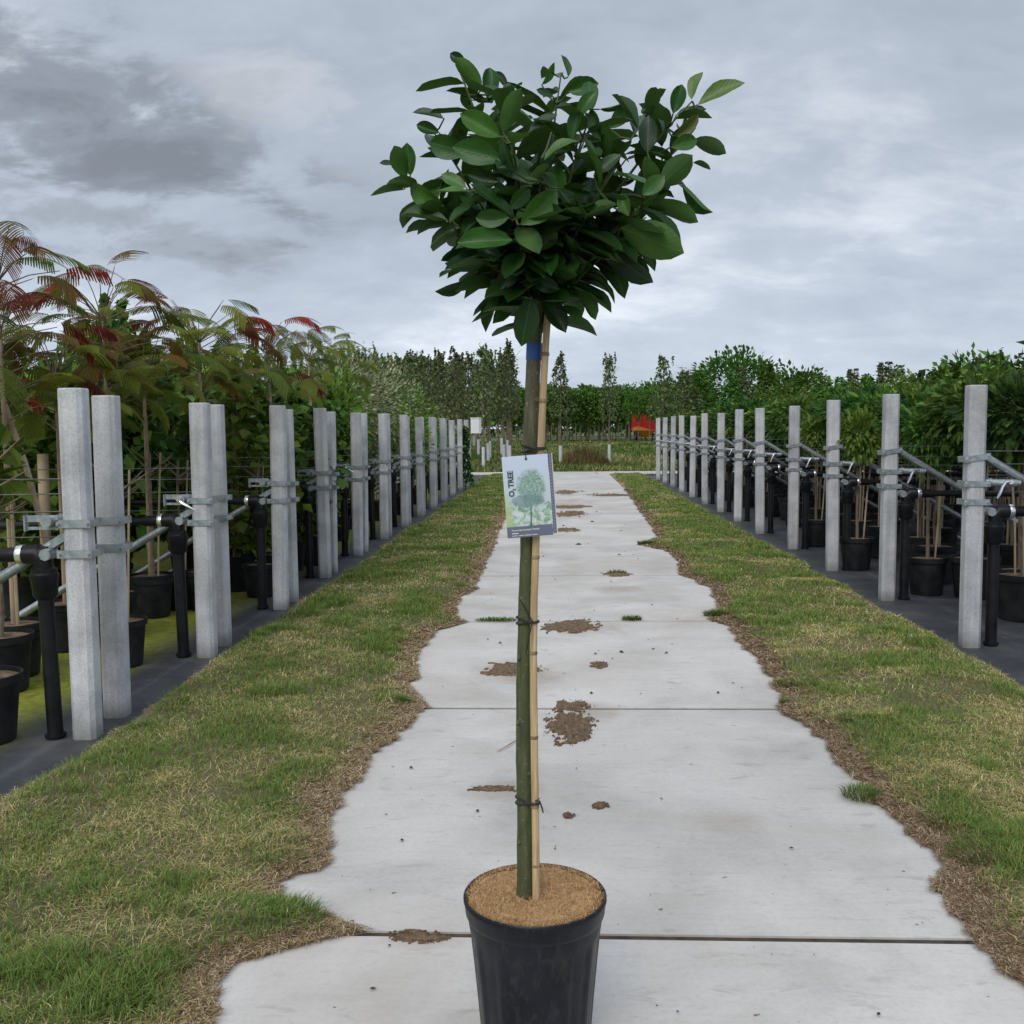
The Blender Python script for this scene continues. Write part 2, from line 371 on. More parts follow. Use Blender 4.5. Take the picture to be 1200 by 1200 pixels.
def outR(Y): return 2.13 + (fbm(np.asarray(Y) * 2.2, np.asarray(Y) * 0 + 2.7, 31, 3) - 0.5) * 0.16
YEND = 26.3
def verge_h(x, Y, d_in, d_out):
    h = 0.006 + 0.026 * sstep(0, 0.25, d_in) + (fbm(x * 2.3, Y * 2.3, 41, 3) - 0.5) * 0.05 * sstep(0, 0.3, d_in)
    h = h + (fbm(x * 16, Y * 16, 43, 3) - 0.5) * 0.016 * sstep(-0.02, 0.05, d_in)
    return np.maximum(h * (0.35 + 0.65 * sstep(0, 0.12, d_out)) + 0.001, 0.0045)
def litter_w(Y, seed): return 0.05 + 0.135 * fbm(np.asarray(Y) * 1.3, np.asarray(Y) * 0 + 0.5, seed, 3) ** 1.5
def verge_mat():
    m, t, b = new_mat('verge_thatch')
    a = N(t, 'ShaderNodeAttribute', attribute_name='col').outputs['Color']
    v = wpos(t); n = noise_n(t, v, 130, 4, 0.75, 0.5)
    c = mix_n(t, 0.85, a, ramp_n(t, n, [(0.28, 0.35), (0.5, 0.95), (0.75, 1.6)]), 'MULTIPLY')
    t.links.new(c, b.inputs['Base Color']); b.inputs['Roughness'].default_value = 0.95
    bump(t, b, n, 0.8, 0.012); return m
M_verge = verge_mat()
THATCH, LITTER = np.array((0.15, 0.125, 0.055)), np.array((0.28, 0.195, 0.11))
def make_verge(name, ein, eout, sgn, seed, label):
    n = 300; ys = np.geomspace(1.25, YEND, n); u = np.concatenate([np.linspace(0, 0.12, 12), np.linspace(0.15, 1, 22)])
    X0, X1 = ein(ys), eout(ys)
    X = X0[:, None] + (X1 - X0)[:, None] * u; Y = np.repeat(ys[:, None], len(u), 1)
    din = np.abs(X - X0[:, None]); dout = np.abs(X1[:, None] - X)
    Z = verge_h(X, Y, din, dout); Z[:, 0] = -0.004
    lw = litter_w(ys, seed)[:, None]
    a = 1 - sstep(0.4, 1.3, din / lw + (fbm(X * 12, Y * 12, 3, 3) - 0.5) * 0.9)
    a = np.maximum(a, 0.7 * (1 - sstep(0, 0.10, dout)))
    col = THATCH + (LITTER - THATCH) * a[..., None]
    col = col * (0.75 + 0.5 * fbm(X * 5, Y * 5, 17, 3))[..., None]
    k = len(u); i = np.arange(n - 1)[:, None] * k + np.arange(k - 1)[None]
    Fq = np.stack([i, i + 1, i + k + 1, i + k], -1).reshape(-1, 4)
    if sgn < 0: Fq = Fq[:, ::-1]
    m = mesh_np(name, np.stack([X, Y, Z], -1).reshape(-1, 3), Fq, col.reshape(-1, 3), True)
    return tag(link(name, m, mat=M_verge), label, kind='structure')
make_verge('verge_left', eL, outL, -1, 61, 'grass verge with brown clippings between path and paired posts')
make_verge('verge_right', eR, outR, 1, 71, 'grass verge with brown clippings between path and single posts')

# weed-control fabric under the potted trees
def fabric_mat(name, moss):
    m, t, b = new_mat(name)
    v = wpos(t); w = N(t, 'ShaderNodeTexWave', wave_type='BANDS'); w.inputs['Scale'].default_value = 0.55; w.inputs['Distortion'].default_value = 0.6
    t.links.new(v, w.inputs['Vector'])
    n = noise_n(t, v, 2.2, 6, 0.62, 0.5)
    c = ramp_n(t, n, [(0.3, (0.020, 0.021, 0.025)), (0.5, (0.040, 0.042, 0.049)), (0.72, (0.085, 0.083, 0.08))])
    gx = N(t, 'ShaderNodeTexBrick'); gx.inputs['Scale'].default_value = 1.0; gx.inputs['Brick Width'].default_value = 0.25; gx.inputs['Row Height'].default_value = 0.25; gx.inputs['Mortar Size'].default_value = 0.004; gx.offset = 0.0; t.links.new(v, gx.inputs['Vector'])
    c = mix_n(t, math_n(t, 'MULTIPLY', gx.outputs['Fac'], 0.13), c, (0.11, 0.115, 0.12))
    c = mix_n(t, ramp_n(t, noise_n(t, v, 7, 5, 0.7), [(0.56, 0.0), (0.72, 0.7)]), c, (0.11, 0.085, 0.058))
    c = mix_n(t, 0.5, c, ramp_n(t, w.outputs[0], [(0.0, 0.8), (0.97, 1.0), (1.0, 1.6)]), 'MULTIPLY')
    if moss:
        sp = N(t, 'ShaderNodeSeparateXYZ'); t.links.new(v, sp.inputs[0])
        reg = ramp_n(t, math_n(t, 'MULTIPLY', sp.outputs[0], -0.25), [(0.53, 0.0), (0.60, 1.0)])
        mk = math_n(t, 'MULTIPLY', reg, ramp_n(t, noise_n(t, v, 1.25, 6, 0.6, 0.3), [(0.26, 0.0), (0.38, 0.95)]))
        c = mix_n(t, mk, c, ramp_n(t, noise_n(t, v, 30, 4, 0.7), [(0.3, (0.12, 0.13, 0.010)), (0.7, (0.33, 0.34, 0.035))]))
    t.links.new(c, b.inputs['Base Color']); b.inputs['Roughness'].default_value = 0.62
    bump(t, b, noise_n(t, v, 5, 5, 0.6), 0.4, 0.02); return m
def bed(name, x0, x1, mat, label):
    nx, ny = 60, 120
    xs, ys = np.meshgrid(np.linspace(x0, x1, nx), np.linspace(0.5, YEND, ny))
    z = -0.012 + (fbm(xs * 1.7, ys * 1.7, 77, 3) - 0.5) * 0.018
    i = np.arange(ny - 1)[:, None] * nx + np.arange(nx - 1)[None]
    Fq = np.stack([i, i + 1, i + nx + 1, i + nx], -1).reshape(-1, 4)
    tag(link(name, mesh_np(name, np.stack([xs, ys, z], -1).reshape(-1, 3), Fq, smooth=True), mat=mat), label, kind='structure')
bed('bed_left', -13, -1.66, fabric_mat('ground_cloth_mossy', True), 'black ground cloth patched with moss under the left potted trees')
bed('bed_right', 1.98, 14, fabric_mat('ground_cloth', False), 'black ground cloth under the right potted trees')

# ------------------------------------------------------------------ grass blades and clippings
def blades(x, y, z, h, w, ang, lean, col, flat=False):
    n = len(x); dx, dy = np.cos(ang), np.sin(ang); px, py = -dy, dx
    B = np.stack([x, y, z], -1)
    def pt(along, up, side):
        return B + np.stack([dx * along + px * side, dy * along + py * side, up], -1)
    V = np.stack([pt(0, 0 * h, -w / 2), pt(0, 0 * h, w / 2), pt(lean * h * 0.35, h * 0.55, w * 0.42), pt(lean * h * 0.35, h * 0.55, -w * 0.42), pt(lean * h, h * (1 - 0.25 * np.minimum(lean, 1.5)), 0 * w)], 1)
    o = np.arange(n)[:, None] * 5
    T = np.concatenate([o + np.array([0, 1, 2]), o + np.array([0, 2, 3]), o + np.array([3, 2, 4])], 0)
    c = np.repeat(col[:, None, :], 5, 1) * np.array([0.8, 0.8, 1.0, 1.0, 1.1])[None, :, None]
    return V.reshape(-1, 3), T, c.reshape(-1, 3)
GR = np.array([(0.10, 0.175, 0.036), (0.15, 0.215, 0.05), (0.21, 0.225, 0.065), (0.30, 0.275, 0.10), (0.48, 0.39, 0.19), (0.60, 0.50, 0.27)])
def sample_y(n, y0, y1, p):           # density falls as y**-p
    q = 1 - p; r = RNG.random(n); return (y0 ** q + r * (y1 ** q - y0 ** q)) ** (1 / q)
def verge_grass(n, ein, eout, seed, dry=1.0):
    y = sample_y(n, 1.5, YEND, 1.35); 
    u = RNG.random(len(y)); x0, x1 = ein(y), eout(y); x = x0 + (x1 - x0) * u
    din, dout = np.abs(x - x0), np.abs(x1 - x)
    lw = litter_w(y, seed)
    dens = sstep(0.55, 1.25, din / lw + (fbm(x * 7, y * 7, seed + 3, 3) - 0.5) * 1.2) * (0.25 + 0.75 * sstep(0.0, 0.12, dout + (fbm(x * 9, y * 9, 2, 2) - .5) * .1))
    tuft = sstep(0.60, 0.74, fbm(x * 3.1, y * 3.1, seed + 9, 3))
    thin = 0.35 + 0.65 * sstep(0.35, 0.55, fbm(x * 4.4, y * 4.4, seed + 5, 3))
    keep = RNG.random(len(y)) < dens * np.maximum(thin, tuft)
    x, y, din, dout, tuft = (q[keep] for q in (x, y, din, dout, tuft)); n = len(x)
    green = np.clip(fbm(x * 3.3, y * 3.3, seed + 1, 4) * 2.6 - 0.74 + 0.55 * tuft + 0.1 * sstep(8, 20, y), 0.08, 0.97)
    isg = RNG.random(n) < green
    ci = np.where(isg, RNG.integers(0, 3, n), RNG.choice([2, 3, 3, 4, 4, 5], n))
    col = GR[ci] * (0.75 + 0.5 * RNG.random((n, 1))) * dry
    h = (0.012 + 0.022 * RNG.random(n)) * (1 + 0.6 * tuft * isg) * np.where(isg, 1.1, 0.8) * (1 + 0.012 * y)
    w = np.maximum(0.0021, 0.00062 * y) * (0.8 + 0.5 * RNG.random(n))
    lean = np.where(isg, 0.3 + 0.9 * RNG.random(n), 0.8 + 1.6 * RNG.random(n))
    z = verge_h(x, y, din, dout) - 0.003
    return blades(x, y, z, h, w, RNG.random(n) * 6.283, lean, col)
def tuft_blades(cx, cy, n, r, hh, green=0.9, stretch=1.0):
    a = RNG.random(n) * 6.283; q = r * np.sqrt(RNG.random(n))
    x = cx + q * np.cos(a) * stretch; y = cy + q * np.sin(a)
    isg = RNG.random(n) < green
    col = GR[np.where(isg, RNG.integers(0, 2, n), RNG.integers(3, 6, n))] * (0.7 + 0.5 * RNG.random((n, 1)))
    h = hh * (0.5 + 0.6 * RNG.random(n)) * (1 - 0.4 * (q / r) ** 2)
    w = np.maximum(0.0024, 0.0007 * y) * (0.8 + 0.4 * RNG.random(n))
    out = np.arctan2(np.sin(a), np.cos(a)) + RNG.normal(0, 0.7, n)
    return blades(x, y, np.full(n, 0.004), h, w, out, 0.5 + 0.8 * RNG.random(n), col)
def joinparts(P):
    V, T, Cc, o = [], [], [], 0
    for v, t, c in P: V.append(v); T.append(t + o); Cc.append(c); o += len(v)
    return np.concatenate(V), np.concatenate(T), np.concatenate(Cc)
def stuff(name, P, mat, label):
    v, t, c = joinparts(P)
    return tag(link(name, mesh_np(name, v, t, c), mat=mat), label, kind='stuff')
tl = [verge_grass(250000, eL, outL, 61, 1.13)]
for px, py, n, r, hh, st in [(265,1082,1900,.09,.062,1.7),(330,1080,900,.07,.06,1.5),(458,826,700,.05,.06,1.6),(285,995,700,.06,.05,1),(455,824,500,.06,.05,1),(585,728,350,.03,.035,5.0),(330,960,500,.07,.05,1),(65,1180,300,.10,.04,1.3),(150,1190,350,.08,.045,1.2)]:
    p = gp(px, py); tl.append(tuft_blades(p.x, p.y, n, r, hh, 0.9, st))
stuff('grass', tl, M_grass, 'mown grass of green tufts and straw on the left verge')
tr = [verge_grass(260000, eR, outR, 71, 1.32)]
for px, py, n, r, hh, st in [(852,722,900,.09,.06,1.6),(740,727,220,.03,.045,2.2),(763,638,500,.07,.06,2.0),(1000,850,500,.06,.06,1),(1010,935,400,.06,.05,1),(1130,970,700,.09,.06,1.2),(1170,1010,900,.10,.06,1.3),(723,672,120,.03,.04,2.5),(935,805,500,.07,.05,1.4),(917,826,60,.015,.05,1)]:
    p = gp(px, py); tr.append(tuft_blades(p.x, p.y, n, r, hh, 0.9, st))
stuff('grass', tr, M_grass, 'mown grass of green tufts and straw on the right verge')
# rough field grass beyond the crossing path and at the ends of the beds
n = 60000; y = sample_y(n, YX1 + 0.05, 95, 1.6); x = (RNG.random(n) - 0.5) * (y * 0.5 + 8) + 0.05 * y
brown = sstep(0.45, 0.7, fbm(x * 0.5, y * 0.25, 88, 3)) + 0.9 * np.exp(-(y - YX1) / 1.2)
ci = np.where(RNG.random(n) < np.clip(brown, 0, 0.9), RNG.integers(2, 5, n), RNG.integers(0, 3, n))
fld = blades(x, y, np.full(n, -0.05), (0.10 + 0.16 * RNG.random(n)), 0.0011 * y * (0.8 + 0.5 * RNG.random(n)), RNG.random(n) * 6.283, 0.3 + 0.8 * RNG.random(n), GR[ci] * np.array([0.8, 0.8, 0.8]) * (0.6 + 0.5 * RNG.random((n, 1))))
n2 = 9000; x2 = RNG.uniform(-11, 13, n2); y2 = RNG.uniform(YEND - 0.1, YX0 - 0.02, n2); k = (x2 < SX0) | (x2 > SX1); x2, y2 = x2[k], y2[k]; n2 = len(x2)
fl2 = blades(x2, y2, np.full(n2, -0.045), 0.06 + 0.05 * RNG.random(n2), np.full(n2, 0.018), RNG.random(n2) * 6.283, 0.3 + 0.8 * RNG.random(n2), GR[RNG.integers(0, 4, n2)] * (0.7 + 0.5 * RNG.random((n2, 1))))
stuff('field_grass', [fld, fl2], M_grass, 'rough grass of the field beyond the crossing path')
# dry clippings lying along the path edges
LC = np.array([(0.22, 0.145, 0.075), (0.34, 0.24, 0.13), (0.44, 0.33, 0.19), (0.15, 0.10, 0.055), (0.54, 0.43, 0.27)])
def clippings(n, ein, eout, seed):
    y = sample_y(n, 1.5, 20, 1.5); lw = litter_w(y, seed); d = -0.012 + RNG.random(n) ** 0.8 * lw * 1.5
    s = np.sign(eout(y) - ein(y)); x = ein(y) + s * d
    z = np.maximum(verge_h(x, y, np.maximum(d, 0), np.full(n, .5)), 0.003) + 0.003 * RNG.random(n)
    L = (0.010 + 0.028 * RNG.random(n) ** 2) * (1 + .04 * y); w = np.maximum(0.0016, 0.0006 * y) * (0.7 + 0.6 * RNG.random(n))
    a = RNG.random(n) * 6.283; dx, dy = np.cos(a), np.sin(a)
    B = np.stack([x, y, z], -1); D = np.stack([dx * L / 2, dy * L / 2, RNG.normal(0, .12, n) * L], -1); Wd = np.stack([-dy * w / 2, dx * w / 2, 0 * w], -1)
    up = np.zeros((n, 3)); up[:, 2] = 0.003 * RNG.random(n)
    V = np.stack([B - D - Wd, B - D + Wd, B + D + Wd + up, B + D - Wd + up], 1); o = np.arange(n)[:, None] * 4
    T = np.concatenate([o + np.array([0, 1, 2]), o + np.array([0, 2, 3])])
    col = LC[RNG.integers(0, 5, n)] * (0.7 + 0.5 * RNG.random((n, 1)))
    return V.reshape(-1, 3), T, np.repeat(col, 4, 0)
stuff('clippings', [clippings(75000, eL, outL, 61), clippings(22000, outL, eL, 61)], M_litter, 'dry brown clippings along the left edge of the path')
stuff('clippings', [clippings(75000, eR, outR, 71), clippings(22000, outR, eR, 71)], M_litter, 'dry brown clippings along the right edge of the path')

# patches of dried mud on the slabs: thin crumbly mounds
def mud_patch(px, py, wpx, hpx, label, crumbs=120, thick=0.012, hole=False):
    c = gp(px, py); rx = wpx / 2 / F * c.y; a = gp(px, py - hpx / 2); b = gp(px, py + hpx / 2); ry = (a.y - b.y) / 2
    # a low heightfield that only breaks through the slab where the mud is thick: ragged outline, islands, gaps
    nx, ny = 64, 40; gx, gy = np.meshgrid(np.linspace(-1.35, 1.35, nx), np.linspace(-1.35, 1.35, ny)); sd = int(px * 7 + py)
    fld_ = 1.0 - np.sqrt(gx ** 2 + gy ** 2) + (fbm(gx * 1.6 + 3, gy * 1.6, sd, 4) - 0.5) * 1.5 + (fbm(gx * 7, gy * 7, sd + 4, 3) - 0.5) * 1.0
    gz = np.clip(fld_, -0.5, 0.8) * thick * 0.9 * (0.6 + 0.8 * fbm(gx * 11, gy * 11, sd + 8, 2)); gz = np.where(fld_ < 0, -0.004, gz + 0.0025)
    V = [tuple(v) for v in np.stack([gx * rx, gy * ry, gz], -1).reshape(-1, 3)]; T = []
    for i in range(ny - 1):
        for k in range(nx - 1):
            a0 = i * nx + k
            if max(gz[i, k], gz[i, k + 1], gz[i + 1, k], gz[i + 1, k + 1]) > 0: T += [(a0, a0 + 1, a0 + nx + 1), (a0, a0 + nx + 1, a0 + nx)]
    for _ in range(crumbs // 2):
        t = random.random() * 6.283; r = random.random() ** 0.6 * 1.3
        s = (0.002 + 0.006 * random.random() ** 3) * max(1, c.y / 5); o = len(V)
        x, y = rx * r * math.cos(t), ry * r * math.sin(t); z0 = 0.003 + thick * 0.6 * max(0, 1 - r)
        V += [(x - s, y, z0), (x, y - s * .8, z0), (x + s * .9, y + s * .2, z0), (x, y + s, z0), (x, y, z0 + s)]
        T += [(o, o + 1, o + 4), (o + 1, o + 2, o + 4), (o + 2, o + 3, o + 4), (o + 3, o, o + 4)]
    tag(link('mud_patch', mesh_np('mud_patch', V, T, smooth=False), mat=M_mud, loc=(c.x, c.y, 0)), label, 'mud patch', 'dried mud patches on the path')
mud_patch(668, 850, 52, 34, 'large crumbly brown mud patch on the path beside the cane', 420, 0.02)
mud_patch(672, 827, 40, 10, 'mud patch lying on the second slab joint behind the tree', 120, 0.012)
mud_patch(607, 785, 66, 14, 'wide flat mud patch on the path behind the trunk', 160, 0.012)
mud_patch(702, 779, 17, 7, 'small mud clod on the third slab, clear of the cane', 30, 0.012)
mud_patch(672, 733, 58, 13, 'mud patch on the third slab joint behind the cane', 150, 0.012)
mud_patch(722, 673, 30, 4.5, 'thin dark mud streak with grass on the fourth joint', 40, 0.012)
mud_patch(668, 602, 36, 6, 'mud patch on the path just behind the lower half of the tag', 60, 0.015)
mud_patch(664, 577, 34, 4, 'far mud patch beside the upper half of the tag', 40, 0.015)
mud_patch(722, 580, 60, 2.6, 'thin dark mud streak across the path near its far end', 60, 0.012)
mud_patch(668, 594, 40, 3, 'thin mud streak above the mud patch behind the tag', 40, 0.012)
mud_patch(664, 621, 28, 4, 'narrow dark mud patch beside the foot of the tag', 40, 0.012)
mud_patch(704, 944, 16, 7, 'small mud clod on the path at lower tie height', 26, 0.008)
mud_patch(666, 956, 11, 6, 'tiny mud speck near the cane below the lower tie', 14, 0.006)
mud_patch(578, 924, 46, 6, 'faint thin mud smear left of the trunk above the pot', 50, 0.003)
mud_patch(490, 1098, 60, 12, 'thin brown mud smear on the joint left of the pot', 80, 0.004)
# loose crumbs and leaf bits over the slabs
cr = MB()
for _ in range(95):
    Y = float(sample_y(1, 1.7, 16, 1.4)[0]); x = random.uniform(-0.6, 0.9); s = (0.0018 + 0.005 * random.random() ** 3) * max(1, Y / 3)
    a = random.random() * 6.283; ca, sa = math.cos(a) * s, math.sin(a) * s
    cr.add([(x - ca * 1.6, Y - sa * 1.6, .0035), (x + sa, Y - ca, .0035), (x + ca * 1.6, Y + sa * 1.6, .0035), (x - sa, Y + ca, .0035), (x, Y, .0035 + s * .7)], [(0, 1, 4), (1, 2, 4), (2, 3, 4), (3, 0, 4)])
tag(link('debris', cr.mesh('debris', M_soil)), 'scattered dark crumbs of soil on the path slabs', kind='stuff')
tw = MB(); tw.tube([gp(583, 880, .004), gp(596, 873, .008), gp(606, 867, .005)], [0.002, 0.0025, 0.002], 6)
tag(link('twig', tw.mesh('twig', M_stake)), 'thin dry twig lying on the path left of the trunk', 'twig')
# ------------------------------------------------------------------ posts, braces, irrigation
PW = 0.096
def post_mesh(h, w=PW):
    a, c = w / 2, 0.016; b = a - c
    poly = [(-b, -a), (b, -a), (a, -b), (a, b), (b, a), (-b, a), (-a, b), (-a, -b)]
    m = MB(); n = 8; zs = [(-0.06, 1.0), (h - 0.006, 1.0), (h, 0.95)]
    vs = [(x * s, y * s, z) for z, s in zs for x, y in poly]
    fs = [tuple(range(8))[::-1], tuple(16 + i for i in range(8))] + [(l * 8 + i, l * 8 + (i + 1) % 8, (l + 1) * 8 + (i + 1) % 8, (l + 1) * 8 + i) for l in range(2) for i in range(8)]
    m.add(vs, fs); return m.mesh('shaft', M_post)
def strap_mesh(sg, tilt=0.0):
    m = MB(); o = PW / 2 + 0.004; hh = 0.032
    T = Matrix.Rotation(tilt, 3, 'Y')
    m.box((0, -o, 0), (2 * o + 0.034, 0.005, hh), T); m.box((0, o, 0), (2 * o + 0.034, 0.005, hh), T)
    for s in (-1, 1): m.box(T @ Vector((s * (o + 0.012), 0, 0)), (0.006, 2 * o, hh * 0.9), T)
    for s in (-1, 1): m.tube([T @ Vector((s * (o + 0.006), -o - 0.012, 0)), T @ Vector((s * (o + 0.006), o + 0.014, 0))], 0.006, 6)
    return m.mesh('strap', M_galv)
ms_strap = strap_mesh(1); ms_strap_t = strap_mesh(1, -0.16)
def brace_mesh(sg, L, slope, r=0.021):
    m = MB(); a = Vector((sg * (PW / 2 + 0.004), 0, 0)); d = Vector((sg, 0, -slope)).normalized()
    m.tube([a, a + d * L], r, 12); m.box(a + d * 0.02, (0.07, 0.05, 0.03), Matrix.Rotation(sg * math.atan(slope), 3, 'Y'))
    return m.mesh('brace', M_galv, True)
ms_braceL = brace_mesh(-1, 1.50, 0.60); ms_braceR = brace_mesh(1, 1.92, 0.60)
def bracket_mesh():                     # bent plate with a gripper nut, on the left row
    m = MB(); x = -(PW / 2)
    m.box((x - 0.075, -0.052, 0.012), (0.13, 0.005, 0.026)); m.box((x - 0.075, -0.052, -0.026), (0.13, 0.005, 0.012))
    m.box((x - 0.139, -0.052, -0.006), (0.006, 0.03, 0.062)); m.tube([(x - 0.045, -0.085, 0.0), (x - 0.045, 0.05, 0.0)], 0.022, 12)
    return m.mesh('bracket', M_galv, True)
ms_bracket = bracket_mesh()
def stub_mesh():
    m = MB(); x = PW / 2
    m.tube([(x + 0.004, 0, 0), (x + 0.17, 0, -0.004)], 0.021, 12); m.tube([(x + 0.025, 0, 0), (x + 0.035, 0, 0)], 0.025, 12); m.tube([(x + 0.135, 0, 0), (x + 0.19, 0, -0.003)], 0.017, 10)
    return m.mesh('stub_pipe', M_galv, True)
ms_stub = stub_mesh()
def lever_mesh(sg, up=0):
    m = MB()
    P = [(0.125, -0.032, 0.006), (0.10, -0.036, 0.004), (0.085, -0.037, -0.02), (0.07, -0.036, -0.06), (0.058, -0.035, -0.085)]
    x = PW / 2
    m.tube([(sg * (x + a), b, c) for a, b, c in P], [0.007, 0.009, 0.009, 0.009, 0.006], 8)
    m.tube([(sg * (x + 0.128), -0.036, 0.004), (sg * (x + 0.128), 0.0, 0.0)], 0.012, 10); return m.mesh('lever', M_chrome, True)
ms_leverR = lever_mesh(1)
def lever_left_mesh():
    m = MB(); x = -(PW / 2)
    m.tube([(x - 0.05, -0.085, -0.005), (x - 0.03, -0.092, -0.02), (x + 0.035, -0.09, -0.06)], [0.006, 0.009, 0.005], 8)
    m.tube([(x - 0.05, -0.095, 0), (x - 0.05, -0.05, 0)], 0.013, 10); return m.mesh('lever', M_chrome, True)
ms_leverL = lever_left_mesh()
def wire_mesh(sg, L, z, sag):
    m = MB(); pts = []
    for i in range(9):
        t = i / 8; pts.append((sg * (PW / 2 + L * t), 0.0, z - sag * 4 * t * (1 - t)))
    m.tube(pts, 0.0022, 4, False); return m.mesh('wire', M_wire)
wiresL = [wire_mesh(-1, 6, z, s) for z, s in ((0.80, .02), (0.90, .015), (0.97, .01), (1.03, .012))]
wiresR = [wire_mesh(1, 6.5, z, s) for z, s in ((0.84, .02), (0.93, .015), (0.99, .01), (1.06, .012))]
mp_left, mp_right = post_mesh(1.385), post_mesh(1.415)
def stand_mesh(sg):
    out = {}
    m = MB(); m.tube([(0, 0, -0.02), (0, 0, 0.62)], 0.031, 14); out['riser'] = m.mesh('riser', M_black, True)
    m = MB(); m.lathe([(0.036, 0), (0.042, 0.01), (0.042, 0.016), (0.016, 0.016)], 14); out['foot'] = m.mesh('foot', M_black, True)
    m = MB(); m.lathe([(0.034, 0.565), (0.047, 0.58), (0.052, 0.64), (0.056, 0.65), (0.056, 0.665), (0.050, 0.672), (0.050, 0.685), (0.03, 0.70)], 18); out['collar'] = m.mesh('collar', M_black, True)
    m = MB(); m.tube([(0, 0, 0.68), (0, 0, 0.72), (sg * 0.02, 0, 0.745), (sg * 0.10, 0, 0.745)], [0.036, 0.040, 0.042, 0.036], 14); m.tube([(-sg * 0.03, 0, 0.745), (sg * 0.03, 0, 0.745)], 0.034, 12); out['elbow'] = m.mesh('elbow', M_black, True)
    m = MB(); m.lathe([(0.039, -0.012), (0.041, 0), (0.039, 0.012)], 16); mm = m.mesh('clamp_ring', M_chrome, True)
    mm.transform(Matrix.Translation((sg * 0.085, 0, 0.745)) @ Matrix.Rotation(math.pi / 2, 4, 'Y')); out['clamp_ring'] = mm
    m = MB(); m.tube([(sg * 0.09, 0, 0.745), (sg * 0.16, 0, 0.745), (sg * 0.2, 0, 0.745), (sg * 2.2, 0, 0.72), (sg * 5.5, 0, 0.735)], [0.03, 0.03, 0.021, 0.021, 0.021], 10); out['lateral_pipe'] = m.mesh('lateral_pipe', M_black, True)
    m = MB(); m.tube([(-sg * 0.03, -0.045, 0.745), (-sg * 0.03, 0.03, 0.745)], 0.024, 8); out['valve_nut'] = m.mesh('valve_nut', M_galv, True)
    return out
standL, standR = stand_mesh(-1), stand_mesh(1)

YL = [3.92 + 1.475 * k for k in range(13)]; YR = [5.644 + 1.518 * k for k in range(13)]
XL = [-1.902, -1.923, -1.916, -1.946, -1.96, -1.95, -1.94] + [-1.94] * 6
XR = [2.266, 2.293, 2.316, 2.329, 2.300, 2.313, 2.33] + [2.32] * 6
def put_post(x, Y, mesh, label, grp, sg, straps, full):
    p = thing('concrete_post', label, 'post', (x, Y + PW / 2, 0), random.uniform(-0.03, 0.03), grp)
    p.rotation_euler[0] = random.uniform(-0.012, 0.012); p.rotation_euler[1] = random.uniform(-0.010, 0.010)
    p.scale[2] = random.uniform(0.985, 1.010)
    link('shaft', mesh, p)
    for z, ti in straps: link('strap', ms_strap_t if ti else ms_strap, p, loc=(0, 0, z))
    return p
for k, (x, Y) in enumerate(zip(XL, YL)):
    p = put_post(x, Y, mp_left, f'{ORD[k]} concrete post of the left row, path-end one of its pair', 'concrete posts of the left row', -1, [(0.855, 0), (0.735, 0)], 1)
    link('brace', ms_braceL, p, loc=(0, -0.01, 0.80)); link('bracket', ms_bracket, p, loc=(0, 0, 0.865))
    if k in (1, 4): link('lever', ms_leverL, p, loc=(0, -0.01, 0.868))
    for w in wiresL: link('wire', w, p)
    q = put_post(x - 0.012 + random.uniform(-.006, .006), Y + 0.31 + random.uniform(-.02, .02), mp_left, f'{ORD[k]} concrete post of the left row, rear one of its pair', 'concrete posts of the left row', -1, [(0.85, 0), (0.735, 0)], 0)
    q.scale[2] *= 0.998
    s = thing('irrigation_standpipe', f'{ORD[k]} black irrigation standpipe beside the left row of posts', 'standpipe', (x - 0.125, Y + 0.03, -0.01), 0, 'black standpipes of the left row')
    s.rotation_euler[1] = random.uniform(-0.03, 0.01)
    for nm, me in standL.items(): link(nm, me, s)
for k, (x, Y) in enumerate(zip(XR, YR)):
    p = put_post(x, Y, mp_right, f'{ORD[k]} concrete post of the right row beside the verge', 'concrete posts of the right row', 1, [(1.025, 1), (0.885, 0), (0.785, 0)], 1)
    link('brace', ms_braceR, p, loc=(0, 0.01, 1.035)); link('stub_pipe', ms_stub, p, loc=(0, -0.02, 0.89))
    if k < 8: link('lever', ms_leverR, p, loc=(0, -0.02, 0.89))
    for w in wiresR: link('wire', w, p)
    s = thing('irrigation_standpipe', f'{ORD[k]} black irrigation standpipe beside the right row of posts', 'standpipe', (x + 0.125, Y + 0.07, -0.01), 0, 'black standpipes of the right row')
    for nm, me in standR.items(): link(nm, me, s, loc=(0, 0, 0.0))

# ------------------------------------------------------------------ the potted laurel in the foreground
TY = 1.95
pc = pp(627, 1063, TY); PX = pc.x
RIM_Z, RIM_R = 0.30, 0.141
pot = thing('plant_pot', 'large black ribbed plastic pot standing on the path in front', 'plant pot', (PX, TY, 0))
m = MB()
prof = [(0.102, 0.0), (0.106, 0.004), (0.110, 0.03), (0.115, 0.09), (0.1215, 0.16), (0.127, 0.215), (0.129, 0.235), (0.131, 0.247), (0.1325, 0.262)]
def flute(i, a):
    q = (a * 12 / (2 * math.pi)) % 1.0; d = min(abs(q - 0.5) * 2, 1)
    groove = 1 - float(sstep(0.55, 0.8, d))
    return 1 - 0.028 * groove * (1 if 0 < i < 6 else 0)
m.lathe(prof, 144, flute); link('body', m.mesh('body', M_pot, True), pot)
m = MB(); m.lathe([(0.1315, 0.258), (0.1345, 0.262), (0.137, 0.268), (0.139, 0.285), (0.141, 0.292), (0.141, 0.299), (0.1385, 0.302), (0.1355, 0.300), (0.1335, 0.290), (0.132, 0.270), (0.06, 0.266)], 72)
link('rim', m.mesh('rim', M_pot, True), pot)
